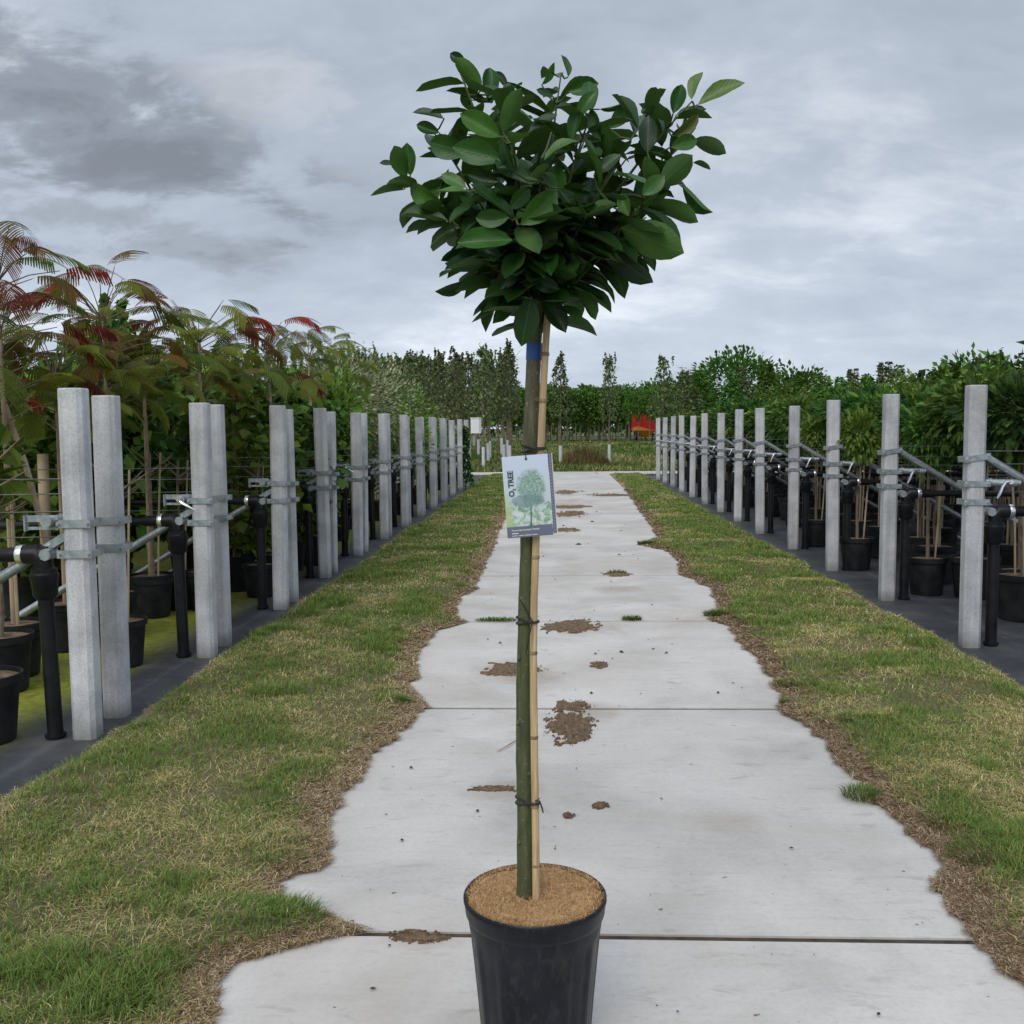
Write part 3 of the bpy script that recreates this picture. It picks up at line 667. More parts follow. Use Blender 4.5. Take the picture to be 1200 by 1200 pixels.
def dusty(m_):                             # dried splashes and scuffs on the pot
    t = m_.node_tree; b = t.nodes['Principled BSDF']; src = b.inputs['Base Color'].links[0].from_socket; v = coords(t, 'Object', (1, 1, 0.45))
    d = ramp_n(t, noise_n(t, v, 38, 7, 0.7, 0.6), [(0.50, 0.0), (0.74, 0.55)])
    t.links.new(mix_n(t, d, src, (0.060, 0.056, 0.052)), b.inputs['Base Color']); t.links.new(math_n(t, 'ADD', math_n(t, 'MULTIPLY', d, 0.5), 0.36), b.inputs['Roughness'])
dusty(M_pot)
def coir_mat():
    mm, t, b = new_mat('coir_fibre'); v = coords(t, 'Object')
    n = noise_n(t, v, 60, 6, 0.75, 1.5); n2 = noise_n(t, v, 9, 4, 0.6)
    c = ramp_n(t, n, [(0.28, (0.17, 0.09, 0.035)), (0.5, (0.46, 0.27, 0.12)), (0.72, (0.66, 0.42, 0.20))])
    c = mix_n(t, 0.5, c, ramp_n(t, n2, [(0.3, 0.7), (0.7, 1.2)]), 'MULTIPLY')
    t.links.new(c, b.inputs['Base Color']); b.inputs['Roughness'].default_value = 0.95
    bump(t, b, noise_n(t, v, 240, 4, 0.8, 2.0), 0.7, 0.004); return mm
M_coir = coir_mat()
disc = thing('coir_disc', 'round brown coir mulch disc covering the soil of the front pot', 'mulch disc', (PX, TY, 0.29))
nr, na = 22, 96; V, Fq = [], []
for i in range(nr):
    r = 0.1315 * (i / (nr - 1)) ** 0.8
    for k in range(na):
        a = 2 * math.pi * k / na; x, y = r * math.cos(a), r * math.sin(a)
        z = 0.014 - 0.010 * (1 - (r / 0.13)) + (float(fbm(x * 40 + 9, y * 40, 8, 3)) - 0.5) * 0.012
        slit = math.exp(-((y - 0.004 - 0.012 * math.sin(x * 60)) / 0.004) ** 2) * (1 if x > 0.02 else 0)
        z -= 0.010 * slit
        if i >= nr - 3: z -= (0.003, 0.008, 0.02)[i - nr + 3]
        V.append((x, y, z))
for i in range(nr - 1):
    for k in range(na): Fq.append((i * na + k, (i + 1) * na + k, (i + 1) * na + (k + 1) % na, i * na + (k + 1) % na))
link('mat', mesh_np('mat', V, Fq, smooth=True), disc, M_coir)
nf = 7600; a = RNG.random(nf) * 6.283; r = 0.131 * np.sqrt(RNG.random(nf)); r[:1500] = RNG.uniform(0.122, 0.133, 1500)
x, y = r * np.cos(a), r * np.sin(a); L = 0.005 + 0.011 * RNG.random(nf) ** 1.5; L[(np.abs(y - 0.004 - 0.012 * np.sin(x * 60)) < 0.006) & (x > 0.02)] = 0.0012; b = RNG.random(nf) * 6.283; el = np.abs(RNG.normal(0, 0.35, nf))
zz0 = 0.006 + 0.009 * (r / 0.13) - np.where(r > 0.125, 0.006, 0)
P0 = np.stack([x, y, zz0], -1); D = np.stack([np.cos(b) * np.cos(el), np.sin(b) * np.cos(el), np.sin(el)], -1) * L[:, None]
Wd = np.stack([-np.sin(b), np.cos(b), 0 * b], -1) * 0.00033; mid = P0 + D * 0.5; mid[:, 2] += L * 0.18
V = np.stack([P0 - Wd, P0 + Wd, mid + Wd, mid - Wd, P0 + D], 1).reshape(-1, 3); o = np.arange(nf)[:, None] * 5
T = np.concatenate([o + np.array([0, 1, 2]), o + np.array([0, 2, 3]), o + np.array([3, 2, 4])])
CF = np.array([(0.60, 0.37, 0.17), (0.44, 0.26, 0.11), (0.70, 0.48, 0.26), (0.26, 0.15, 0.06)])
fo = link('fibres', mesh_np('fibres', V, T, np.repeat(CF[RNG.integers(0, 4, nf)], 5, 0)), disc, M_litter); fo['kind'] = 'stuff'

def trunk_mat():
    mm, t, b = new_mat('green_trunk_bark'); v = coords(t, 'Object')
    sp = N(t, 'ShaderNodeSeparateXYZ'); t.links.new(v, sp.inputs[0])
    mp = N(t, 'ShaderNodeMapping'); mp.inputs['Scale'].default_value = (60, 60, 9); t.links.new(v, mp.inputs[0])
    n = noise_n(t, mp.outputs[0], 1.5, 6, 0.7)
    lo = ramp_n(t, n, [(0.3, (0.035, 0.045, 0.016)), (0.55, (0.075, 0.085, 0.032)), (0.75, (0.15, 0.14, 0.07))])
    hi = ramp_n(t, n, [(0.3, (0.075, 0.063, 0.042)), (0.55, (0.14, 0.12, 0.085)), (0.75, (0.22, 0.20, 0.15))])
    c = mix_n(t, ramp_n(t, math_n(t, 'MULTIPLY', sp.outputs[2], 0.7), [(0.55, 0.0), (0.85, 1.0)]), lo, hi)
    c = mix_n(t, ramp_n(t, noise_n(t, v, 160, 2, 0.5), [(0.66, 0.0), (0.72, 0.7)]), c, (0.30, 0.29, 0.22))
    t.links.new(c, b.inputs['Base Color']); b.inputs['Roughness'].default_value = 0.75
    bump(t, b, n, 0.5, 0.004); return mm
M_trunk = trunk_mat()
M_twig = mat_noise('green_twig', (0.04, 0.065, 0.018), (0.09, 0.11, 0.035), 30, 0.7, world=False)
tree = thing('laurel_tree', 'glossy evergreen laurel tree on a bare stem in the front pot', 'tree', (PX, TY, 0.29))
T0 = Vector((PX, TY, 0.29))
tp = [(614.5, 1062), (615, 1030), (615, 950), (613.5, 870), (614, 800), (616, 720), (618, 650), (620, 580), (622, 500), (624.5, 440), (627, 392), (629, 365)]
tpts = [pp(x, y, TY) - T0 for x, y in tp]
m = MB(); fine = []
for i in range(len(tpts) - 1):
    for j in range(4): fine.append(tpts[i].lerp(tpts[i + 1], j / 4))
fine.append(tpts[-1]); rr = []
for i, p in enumerate(fine):
    t = i / (len(fine) - 1); rr.append((0.0158 - 0.0025 * t) * (1 + 0.05 * math.sin(i * 1.9) * math.sin(i * 0.7)) * (1.12 if i < 3 else 1))
m.tube(fine, rr, 18); tk = link('trunk', m.mesh('trunk', M_trunk, True), tree)
M_blue = mat_noise('blue_tape', (0.012, 0.05, 0.20), (0.025, 0.09, 0.32), 30, 0.5, world=False)
m = MB(); a0, a1 = pp(625.6, 422, TY) - T0, pp(626.3, 402, TY) - T0
m.tube([a0, a0.lerp(a1, .5), a1], 0.0152, 18); tag(link('tape', m.mesh('tape', M_blue, True), tk), 'blue band round the top of the trunk')

# crown: shoots and individual leaves
ZS = 460 / 1200.0
def zp(X, Y, d): return pp(420 + X * ZS, 40 + Y * ZS, TY + d) - T0
hub = tpts[-2]
tips = [(440,190,-.05),(140,440,.02),(300,90,0),(230,300,.08),(470,330,-.15),(480,560,-.17),(620,120,.05),(715,230,-.1),(890,240,-.02),(1020,205,.02),(1000,330,.08),(930,470,-.08),(880,560,.05),(780,420,-.16),(700,300,.16),(560,250,.15),(350,480,-.12),(250,560,.1),(330,690,.03),(600,520,-.12),(620,400,.05),(780,650,-.06),(450,420,.14),(820,380,.13),(560,380,-.18),(420,260,.16),(690,500,.16)]
shoots = []; m = MB()
for X, Y, d in tips:
    tip = zp(X, Y, d); v = tip - hub
    ctrl = hub + Vector((v.x * 0.35, v.y * 0.35, v.z * 0.55)); st = hub + Vector((0, 0, random.uniform(-0.03, 0.03)))
    pts = []
    for i in range(9):
        t = i / 8; pts.append(st * (1 - t) ** 2 + ctrl * 2 * t * (1 - t) + tip * t * t)
    shoots.append(pts); m.tube(pts, [0.0042 * (1 - i / 8) + 0.0014 for i in range(9)], 6)
# explicit leaves along the outline and front of the crown: base -> tip in zoomed photo px, depth, width ratio
EX = [(440,385,285,342,-.17,.46),(435,315,308,238,-.16,.45),(442,300,490,160,-.15,.42),(462,560,357,562,-.20,.5),(495,582,622,478,-.20,.46),(472,628,303,640,-.19,.4),(388,697,263,705,-.05,.34),(340,745,236,795,.0,.3),(463,532,528,472,-.19,.6),(275,572,126,553,-.02,.2),(262,525,138,465,-.02,.42),(142,474,38,498,.02,.16),(178,457,82,460,.02,.4),(160,432,146,330,.02,.5),(120,397,64,388,.03,.3),(248,302,176,276,.03,.46),(335,362,203,330,-.03,.5),(262,258,166,243,.05,.2),(376,172,296,68,.0,.42),(330,95,278,56,.03,.5),(390,200,270,155,.02,.2),(398,208,402,100,.04,.46),(345,235,315,172,.05,.5),(455,165,418,115,.06,.4),(560,155,603,86,.05,.3),(640,132,625,58,.06,.26),(596,192,545,165,.0,.4),(640,175,735,150,.02,.6),(668,258,724,165,-.10,.42),(737,230,814,208,.02,.2),(768,288,826,224,.0,.5),(742,325,706,226,-.1,.42),(866,238,932,160,.02,.3),(962,243,990,152,-.02,.5),(1018,200,1040,98,.02,.36),(1036,216,1182,153,.02,.3),(972,247,1064,226,.03,.26),(968,312,1044,246,-.02,.42),(884,365,886,240,-.06,.46),(928,345,892,200,.06,.46),(955,345,1045,318,-.04,.5),(1024,322,1124,366,.02,.44),(922,462,1022,368,-.08,.62),(1022,394,1080,411,.05,.3),(868,492,938,428,-.12,.55),(990,455,1082,548,.03,.2),(826,556,798,482,-.14,.5),(880,520,1036,578,-.02,.36),(800,592,998,668,-.10,.50),(838,640,914,722,.02,.32),(752,655,896,778,-.05,.36),(722,680,817,808,.0,.38),(665,700,765,765,.05,.42),(655,758,722,874,-.03,.34),(622,765,655,848,.05,.42),(562,802,637,910,-.05,.44),(528,800,500,956,-.08,.46),(466,765,412,886,-.02,.40),(440,785,366,903,.03,.3),(528,742,614,780,-.10,.5),(322,632,254,696,.0,.3),(312,590,218,638,.0,.32),(545,660,612,600,-.12,.5),(428,452,333,428,-.16,.5),(475,420,430,330,-.18,.4),(590,300,548,420,-.15,.42),(520,300,608,240,-.12,.3),(655,330,672,220,-.12,.4),(720,430,800,360,-.14,.4),(690,560,790,520,-.14,.4),(610,470,690,560,-.16,.42),(440,690,360,640,-.10,.5),(500,700,430,780,-.10,.45),(585,700,670,740,-.08,.45),(330,470,250,420,-.06,.42)]
def leaf_mesh(seed, fold, curl, wmul):
    rg = random.Random(seed); n = 8; V, Fq = [], []
    for i in range(n):
        t = i / (n - 1); w = 0.5 * wmul * (math.sin(math.pi * min(1, t ** 1.12)) ** 0.62 if 0 < t < 1 else 0.012)
        z = -curl * t * t + 0.02 * math.sin(t * 6 + seed); yy = t * (1 - 0.15 * curl * t)
        wv = 0.025 * math.sin(t * 9 + seed * 2)
        V += [(-w, yy, z + w * fold + wv * (w > 0.05)), (-w * 0.5, yy, z + w * fold * 0.35), (0, yy, z), (w * 0.5, yy, z + w * fold * 0.35), (w, yy, z + w * fold - wv * (w > 0.05))]
    for i in range(n - 1):
        for k in range(4): a = i * 5 + k; Fq.append((a, a + 1, a + 6, a + 5))
    return mesh_np('leaf', V, Fq, smooth=True)
def laurel_mat():
    mm, t, b = new_mat('laurel_leaf'); v = coords(t, 'Object'); oi = N(t, 'ShaderNodeObjectInfo')
    sp = N(t, 'ShaderNodeSeparateXYZ'); t.links.new(v, sp.inputs[0])
    ax = math_n(t, 'ABSOLUTE', sp.outputs[0])
    c = mix_n(t, 1.0, oi.outputs['Color'], ramp_n(t, noise_n(t, v, 5, 4, 0.6), [(0.3, 0.8), (0.7, 1.15)]), 'MULTIPLY')
    rib = ramp_n(t, ax, [(0.006, 1.0), (0.022, 0.0)])
    wv = N(t, 'ShaderNodeTexWave', wave_type='BANDS', bands_direction='Y'); wv.inputs['Scale'].default_value = 2.6
    sh = N(t, 'ShaderNodeCombineXYZ'); t.links.new(math_n(t, 'SUBTRACT', sp.outputs[1], math_n(t, 'MULTIPLY', ax, 0.8)), sh.inputs[1]); t.links.new(sh.outputs[0], wv.inputs['Vector'])
    c = mix_n(t, math_n(t, 'MULTIPLY', ramp_n(t, wv.outputs[0], [(0.9, 0.0), (1.0, 1.0)]), 0.07), c, (0.12, 0.2, 0.06))
    c = mix_n(t, math_n(t, 'MULTIPLY', rib, 0.4), c, (0.17, 0.25, 0.08))
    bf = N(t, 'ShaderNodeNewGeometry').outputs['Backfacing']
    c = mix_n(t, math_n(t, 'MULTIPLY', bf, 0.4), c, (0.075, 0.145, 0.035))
    t.links.new(c, b.inputs['Base Color'])
    b.inputs['Specular IOR Level'].default_value = 0.32
    t.links.new(math_n(t, 'ADD', math_n(t, 'MULTIPLY', bf, 0.25), 0.36), b.inputs['Roughness'])
    bump(t, b, wv.outputs[0], 0.05, 0.02)
    tr = N(t, 'ShaderNodeBsdfTranslucent'); t.links.new(mix_n(t, 0.5, c, (0.12, 0.22, 0.03)), tr.inputs[0])
    mx = N(t, 'ShaderNodeMixShader'); mx.inputs[0].default_value = 0.16
    t.links.new(b.outputs[0], mx.inputs[1]); t.links.new(tr.outputs[0], mx.inputs[2]); t.links.new(mx.outputs[0], t.nodes['Material Output'].inputs[0])
    return mm
M_laurel = laurel_mat()
LM = [leaf_mesh(s, f, c, 1.0) for s, (f, c) in enumerate([(0.25, 0.06), (0.45, 0.14), (0.15, 0.22), (0.55, 0.05), (0.3, 0.3), (0.35, -0.06)])]
for q in LM: q.materials.append(M_laurel)
leaves = []
def put_leaf(base, tip, nrm, wr, col):
    d = tip - base; L = d.length; y = d / L; x = y.cross(nrm).normalized(); z = x.cross(y)
    leaves.append((Matrix(((*(x * L * wr),), (*(y * L),), (*(z * L * 0.75),))).transposed().to_4x4(), base, col))
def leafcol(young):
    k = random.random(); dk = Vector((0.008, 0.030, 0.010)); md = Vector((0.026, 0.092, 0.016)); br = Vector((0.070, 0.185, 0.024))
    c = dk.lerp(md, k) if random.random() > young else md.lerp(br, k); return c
allpts = [(p, i) for s in shoots for i, p in enumerate(s) if i > 1]
tw_ = MB()
for X0, Y0, X1, Y1, d, wr in EX:
    b0, t1 = zp(X0, Y0, d), zp(X1, Y1, d - random.uniform(-0.012, 0.022))
    near = min(allpts, key=lambda q: (q[0] - b0).length + 0.4 * max(0, q[0].z - b0.z))[0]
    if (near - b0).length > 0.004:
        midp = near.lerp(b0, 0.5) + Vector((0, 0, -0.006)); tw_.tube([near, midp, b0], [0.0022, 0.0018, 0.0014], 5, False)
    view = (Vector((0, 0, CAM_H)) - (T0 + b0)).normalized(); y = (t1 - b0).normalized()
    side = y.cross(view).normalized(); face = side.cross(y).normalized()
    if face.dot(view) < 0: face = -face
    ph = math.acos(min(1, wr / 0.46)) * random.choice((-1, 1)) if wr < 0.46 else random.uniform(-0.25, 0.25)
    n = (face * math.cos(ph) + side * math.sin(ph)).normalized()
    if n.z < -0.25 and random.random() < 0.5: n = -n
    yg = 0.85 if (X0, Y0) in ((462,560),(495,582),(472,628),(463,532),(442,300),(1036,216),(962,243),(868,492),(668,258),(826,556)) else 0.25
    col = leafcol(yg)
    if (X0, Y0) in ((1036,216), (1018,200)): col = Vector((0.10, 0.17, 0.035))
    if (X0, Y0) == (968,312): col = Vector((0.13, 0.14, 0.03))
    put_leaf(b0, t1, n, max(0.44, min(wr + .03, 0.58)), col)
for si, s in enumerate(shoots):
    nl = 8; ph0 = random.random() * 6.283
    for j in range(nl):
        t = 0.36 + 0.62 * j / (nl - 1); i = min(int(t * 8), 7); p = s[i].lerp(s[i + 1], t * 8 - i); ax = (s[i + 1] - s[i]).normalized()
        a = ph0 + j * 2.4; u = ax.orthogonal().normalized(); w = ax.cross(u); rd = u * math.cos(a) + w * math.sin(a)
        d = (ax * (0.35 + 0.5 * t) + rd * 0.95 + Vector((0, 0, -0.22))).normalized(); L = random.uniform(0.075, 0.128) * (0.82 if j == nl - 1 else 1)
        tip = p + d * L
        # keep the heart-shaped outline: nothing may poke out of it
        wt = T0 + tip - Vector((0, 0, CAM_H)); f = wt.dot(_f); X = ((600 + F * wt.dot(_r) / f) - 420) / ZS; Yz = ((600 - F * wt.dot(_u) / f) - 40) / ZS
        lo = np.interp(Yz, [60, 110, 250, 330, 480, 560, 700, 800, 900], [300, 280, 180, 100, 80, 150, 250, 360, 440]); hi = np.interp(Yz, [60, 110, 160, 250, 330, 560, 700, 800, 900], [640, 740, 1000, 1060, 1090, 1030, 900, 780, 640])
        if Yz < 85 or Yz > 900 or X < lo or X > hi: tip = p + (d * 0.5 + (Vector((0, 0, 0.02)) + hub.lerp(zp(560, 380, 0), .8) - p).normalized() * 0.6).normalized() * L
        n = (ax * 0.7 + Vector((0, 0, 0.75)) - d * 0.2 + Vector((random.uniform(-.3, .3), random.uniform(-.5, .2), 0))).normalized()
        base = p + d * 0.004
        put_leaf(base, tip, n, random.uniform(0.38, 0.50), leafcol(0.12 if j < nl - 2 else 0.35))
br = link('branches', m.mesh('branches', M_twig, True), tree)
m2 = tw_.mesh('twigs', M_twig, True); link('twigs', m2, tree)['kind'] = 'stuff'
for i, (R, base, col) in enumerate(leaves[:300]):
    o = link('leaf', LM[i % len(LM)], br); R.translation = base; o.matrix_local = R; o.color = (*col, 1)

# the crowded leaves of the crown's inside, past the number built one by one
V, T, off = [], [], 0
for s in shoots:
    ph0 = random.random() * 6.283
    for j in range(11):
        t = 0.22 + 0.70 * j / 10; i = min(int(t * 8), 7); p = s[i].lerp(s[i + 1], t * 8 - i); ax = (s[i + 1] - s[i]).normalized()
        a = ph0 + j * 2.4; u = ax.orthogonal().normalized(); w = ax.cross(u); rd = u * math.cos(a) + w * math.sin(a)
        d = (ax * 0.5 + rd * 0.9 + Vector((0, 0, -0.3))).normalized(); L = random.uniform(0.065, 0.105)
        n = (ax * 0.6 + Vector((random.uniform(-.4, .4), random.uniform(-.7, .2), 0.7))).normalized(); x = d.cross(n).normalized(); z = x.cross(d); wr = random.uniform(.36, .48)
        me = LM[random.randrange(len(LM))]; co = np.empty(len(me.vertices) * 3, np.float32); me.vertices.foreach_get('co', co); co = co.reshape(-1, 3)
        V.append(np.array(p)[None] + co[:, :1] * np.array(x)[None] * L * wr + co[:, 1:2] * np.array(d)[None] * L + co[:, 2:] * np.array(z)[None] * L * .75)
        T.append(np.array([tuple(q.vertices) for q in me.polygons]) + off); off += len(co)
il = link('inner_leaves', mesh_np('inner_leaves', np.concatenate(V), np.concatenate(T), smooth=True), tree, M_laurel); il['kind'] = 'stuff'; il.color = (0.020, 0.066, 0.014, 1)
for y, sx_ in ((985, -1), (905, 1), (846, -1), (770, -1), (690, 1), (600, -1), (470, 1)):
    for (x0, y0), (x1, y1) in zip(tp, tp[1:]):
        if y0 >= y >= y1: c = pp(x0 + (x1 - x0) * (y0 - y) / (y0 - y1), y, TY) - T0
    m_k = MB(); m_k.tube([c + Vector((sx_ * 0.009, -0.009, -0.006)), c + Vector((sx_ * 0.0105, -0.0125, 0)), c + Vector((sx_ * 0.009, -0.009, 0.007))], [0.002, 0.0045, 0.002], 8); link('knot', m_k.mesh('knot', M_trunk, True), tk)

# bamboo cane tied to the trunk
cane = thing('bamboo_cane', 'pale bamboo cane tied upright against the laurel trunk', 'cane', (PX, TY, 0.29))
cp = [(628.5, 1066), (628, 1000), (626.5, 900), (625.5, 820), (625, 770), (626, 700), (628, 640), (631, 570), (634.5, 510), (637, 450), (640, 395), (643, 355)]
CD = -0.019
cpts = [pp(x, y, TY + CD * (1 if y > 520 else 1)) - T0 for x, y in cp]
m = MB(); fine = []
for i in range(len(cpts) - 1):
    for j in range(3): fine.append(cpts[i].lerp(cpts[i + 1], j / 3))
fine.append(cpts[-1]); m.tube(fine, [0.0076 - 0.0010 * i / len(fine) for i in range(len(fine))], 14); link('culm', m.mesh('culm', M_cane, True), cane)
M_node = mat_noise('bamboo_node', (0.16, 0.10, 0.05), (0.36, 0.25, 0.13), 40, 0.6, world=False)
def along(y, P=cp, dd=CD):
    for (x0, y0), (x1, y1) in zip(P, P[1:]):
        if y0 >= y >= y1: t = (y0 - y) / (y0 - y1); return pp(x0 + (x1 - x0) * t, y, TY + dd) - T0
for y in (1014, 945, 864, 765, 653, 566, 470, 415):
    c = along(y); m = MB(); up = Vector((0, 0, 1))
    m.tube([c - up * 0.0035, c - up * 0.001, c + up * 0.0012, c + up * 0.004], [0.0073, 0.0083, 0.0079, 0.0073], 14); link('node', m.mesh('node', M_node, True), cane)
M_rub = mat_noise('black_rubber_tie', (0.008, 0.008, 0.008), (0.02, 0.018, 0.018), 20, 0.55, world=False)
def tie(y, label, tails):
    a = along(y, tp, 0); b = along(y); th = thing('rubber_tie', label, 'tie', T0 + a, 0, 'black ties on the trunk')
    v = b - a; m = MB()
    for dz, tl in ((0.0, 0.004), (0.005, -0.003)):
        P = []; ca, ra, cb, rb = Vector((0, 0, 0)), 0.0175, v, 0.0095
        ang = math.atan2(v.y, v.x)
        for k in range(13): t = ang + math.pi / 2 + math.pi * k / 12; P.append(ca + Vector((math.cos(t) * ra, math.sin(t) * ra, dz - tl)))
        for k in range(13): t = ang - math.pi / 2 + math.pi * k / 12; P.append(cb + Vector((math.cos(t) * rb, math.sin(t) * rb, dz + tl - cb.z)))
        P.append(P[0]); m.tube(P, 0.0017, 6, False)
    link('loop', m.mesh('loop', M_rub, True), th)
    for tl in tails:
        m = MB(); P = [v + Vector((-0.003, -0.0115, 0.002)) + Vector(q) for q in tl]; m.tube(P, [0.0016] * (len(P) - 1) + [0.0011], 6); link('tail', m.mesh('tail', M_rub, True), th)
tie(938, 'lowest black rubber tie holding cane and trunk, above the pot', [[(0.004, -0.003, 0.004), (0.013, -0.006, 0.001), (0.017, -0.006, -0.012), (0.019, -0.006, -0.02)], [(0.004, -0.002, 0), (0.012, -0.004, 0.008)]])
tie(728, 'middle black rubber tie with crossed tails below the tag', [[(0, 0, 0), (-0.010, -0.003, 0.02), (-0.022, -0.003, 0.042)], [(0.0, 0, 0), (-0.004, -0.003, -0.02), (-0.012, -0.004, -0.06)]])
tie(527, 'uppermost black tie wound round trunk and cane above the tag', [[(0.0, 0, 0), (-0.004, -0.004, -0.008)]])

# hanging picture tag
TAGD = TY - 0.045
q00, q10, q11, q01 = pp(595, 631, TAGD - .004), pp(648.5, 626.5, TAGD + .006), pp(648.5, 530, TAGD + .006), pp(593.8, 535.5, TAGD - .004)
to = q01.lerp(q11, 0.5); xd = (q10 - q00); wd = xd.length; xd.normalize(); yd = (q01 - q00); hd = yd.length; yd = (yd - xd * yd.dot(xd)).normalized(); zd = xd.cross(yd)
plant_tag = thing('plant_tag', 'printed picture tag with grey band hanging from the laurel trunk', 'tag')
plant_tag.matrix_world = Matrix(((*xd,), (*yd,), (*zd,))).transposed().to_4x4(); plant_tag.location = q00
def tag_mat():
    mm, t, b = new_mat('tag_photo_print'); v = coords(t, 'Object'); sp = N(t, 'ShaderNodeSeparateXYZ'); t.links.new(v, sp.inputs[0])
    U = math_n(t, 'DIVIDE', sp.outputs[0], wd); Vv = math_n(t, 'DIVIDE', sp.outputs[1], hd)
    n = noise_n(t, v, 70, 6, 0.65, 1.0); nf_ = noise_n(t, v, 220, 4, 0.7, 0.5)
    wob = math_n(t, 'MULTIPLY', math_n(t, 'SUBTRACT', n, 0.5), 0.5)
    c = ramp_n(t, Vv, [(0.25, (0.52, 0.58, 0.62)), (0.6, (0.58, 0.66, 0.70)), (1.0, (0.62, 0.70, 0.86))])
    # pale path and flowers in the lower half
    gd = ramp_n(t, n, [(0.35, (0.20, 0.32, 0.22)), (0.48, (0.42, 0.55, 0.45)), (0.6, (0.68, 0.74, 0.74))])
    c = mix_n(t, ramp_n(t, math_n(t, 'ADD', Vv, wob), [(0.34, 1.0), (0.42, 0.0)]), c, gd)
    gl = ramp_n(t, math_n(t, 'ADD', U, math_n(t, 'ADD', wob, math_n(t, 'MULTIPLY', Vv, 0.15))), [(0.08, 1.0), (0.2, 0.0)])
    c = mix_n(t, math_n(t, 'MULTIPLY', gl, ramp_n(t, Vv, [(0.1, 0.9), (0.45, 0.8), (0.55, 0.0)])), c, (0.45, 0.55, 0.22))
    lf = ramp_n(t, nf_, [(0.35, (0.10, 0.19, 0.16)), (0.5, (0.23, 0.37, 0.30)), (0.65, (0.42, 0.58, 0.48))])
    du = math_n(t, 'DIVIDE', math_n(t, 'SUBTRACT', U, 0.60), 0.33); dv = math_n(t, 'DIVIDE', math_n(t, 'SUBTRACT', Vv, 0.60), 0.24)
    r = math_n(t, 'ADD', math_n(t, 'ADD', math_n(t, 'MULTIPLY', du, du), math_n(t, 'MULTIPLY', dv, dv)), math_n(t, 'MULTIPLY', wob, 3.0))
    c = mix_n(t, ramp_n(t, r, [(0.55, 0.9), (1.3, 0.0)]), c, lf)
    du = math_n(t, 'DIVIDE', math_n(t, 'SUBTRACT', U, 0.5), 0.40); dv = math_n(t, 'DIVIDE', math_n(t, 'SUBTRACT', Vv, 0.44), 0.09)
    r2 = math_n(t, 'ADD', math_n(t, 'ADD', math_n(t, 'MULTIPLY', du, du), math_n(t, 'MULTIPLY', dv, dv)), math_n(t, 'MULTIPLY', wob, 4.0))
    c = mix_n(t, math_n(t, 'MULTIPLY', ramp_n(t, r2, [(0.6, 0.8), (1.2, 0.0)]), 0.8), c, (0.14, 0.24, 0.24))
    t.links.new(c, b.inputs['Base Color']); b.inputs['Roughness'].default_value = 0.35; return mm
m = MB(); m.box((wd / 2, hd / 2, -0.0005), (wd, hd, 0.001)); card = link('card', m.mesh('card', tag_mat()), plant_tag)
M_band = mat_noise('tag_grey_band', (0.135, 0.15, 0.20), (0.16, 0.175, 0.23), 40, 0.4, world=False)
M_white = mat_noise('white_print', (0.66, 0.68, 0.70), (0.74, 0.75, 0.77), 40, 0.5, world=False)
M_dkgreen = mat_noise('dark_green_print', (0.028, 0.075, 0.075), (0.04, 0.095, 0.09), 40, 0.5, world=False)
bh = hd * 0.135
m = MB(); m.box((wd / 2, bh / 2, 0.0004), (wd, bh, 0.0006)); link('band', m.mesh('band', M_band), card)
m = MB(); sw = 0.0058; m.box((wd + sw / 2 + 0.0012, hd / 2 + 0.001, -0.003), (sw, hd * 0.985, 0.004)); link('spine', m.mesh('spine', M_band), plant_tag)
m = MB(); m.box((wd + sw + 0.0022, hd / 2 + 0.001, -0.005), (0.002, hd * 0.985, 0.004))
link('edge', m.mesh('edge', M_white), plant_tag)
m = MB()
for i in range(26): m.box((wd + 0.0036, hd * (0.02 + 0.96 * i / 25), -0.0006), (0.0006, 0.0016, 0.0008))
link('spine_print', m.mesh('spine_print', M_white), plant_tag)
m = MB(); m.tube([(wd * 0.53, bh * 0.95, 0.0005), (wd * 0.555, hd * 0.36, 0.0005)], [0.0011, 0.0008], 5); link('printed_stem', m.mesh('printed_stem', M_dkgreen), card)
def text(body, size, loc, rz, mat, parent, bold=0.0, name='lettering', sx=1.0):
    cu_ = bpy.data.curves.new(name, 'FONT'); cu_.body = body; cu_.size = size; cu_.offset = bold; cu_.extrude = 0.00012; cu_.resolution_u = 3
    tmp = bpy.data.objects.new(name, cu_); C.objects.link(tmp); bpy.context.view_layer.update()
    me = bpy.data.meshes.new_from_object(tmp.evaluated_get(bpy.context.evaluated_depsgraph_get())); bpy.data.objects.remove(tmp)
    me.materials.clear(); me.materials.append(mat); me.name = name
    o = link(name, me, parent, loc=loc); o.rotation_euler = (0, 0, rz); o.scale = (sx, 1, 1); return o
lx = wd * 0.215
text('O', 0.0142, (lx, hd * 0.505, 0.0008), math.pi / 2, M_dkgreen, card, 0.0004)
text('2', 0.0078, (lx + 0.003, hd * 0.578, 0.0008), math.pi / 2, M_dkgreen, card, 0.0002)
text('TREE', 0.0142, (lx, hd * 0.618, 0.0008), math.pi / 2, M_dkgreen, card, 0.0004)
text("Prunus laurocerasus 'Novita'", 0.0048, (wd * 0.10, bh * 0.60, 0.0009), 0, M_white, card, 0.0001, sx=0.95)
m = MB()                                 # two lines of fine print, too small to read
for yy, th, runs in ((0.38, 0.0018, ((0.10, 0.24),)), (0.17, 0.0012, ((0.10, 0.22), (0.25, 0.36), (0.38, 0.52), (0.54, 0.66)))):
    for a, b in runs: m.box((wd * (a + b) / 2, bh * yy, 0.0009), (wd * (b - a), th, 0.0002))
link('fine_print', m.mesh('fine_print', M_white), card)
m = MB(); hx = wd * 0.525
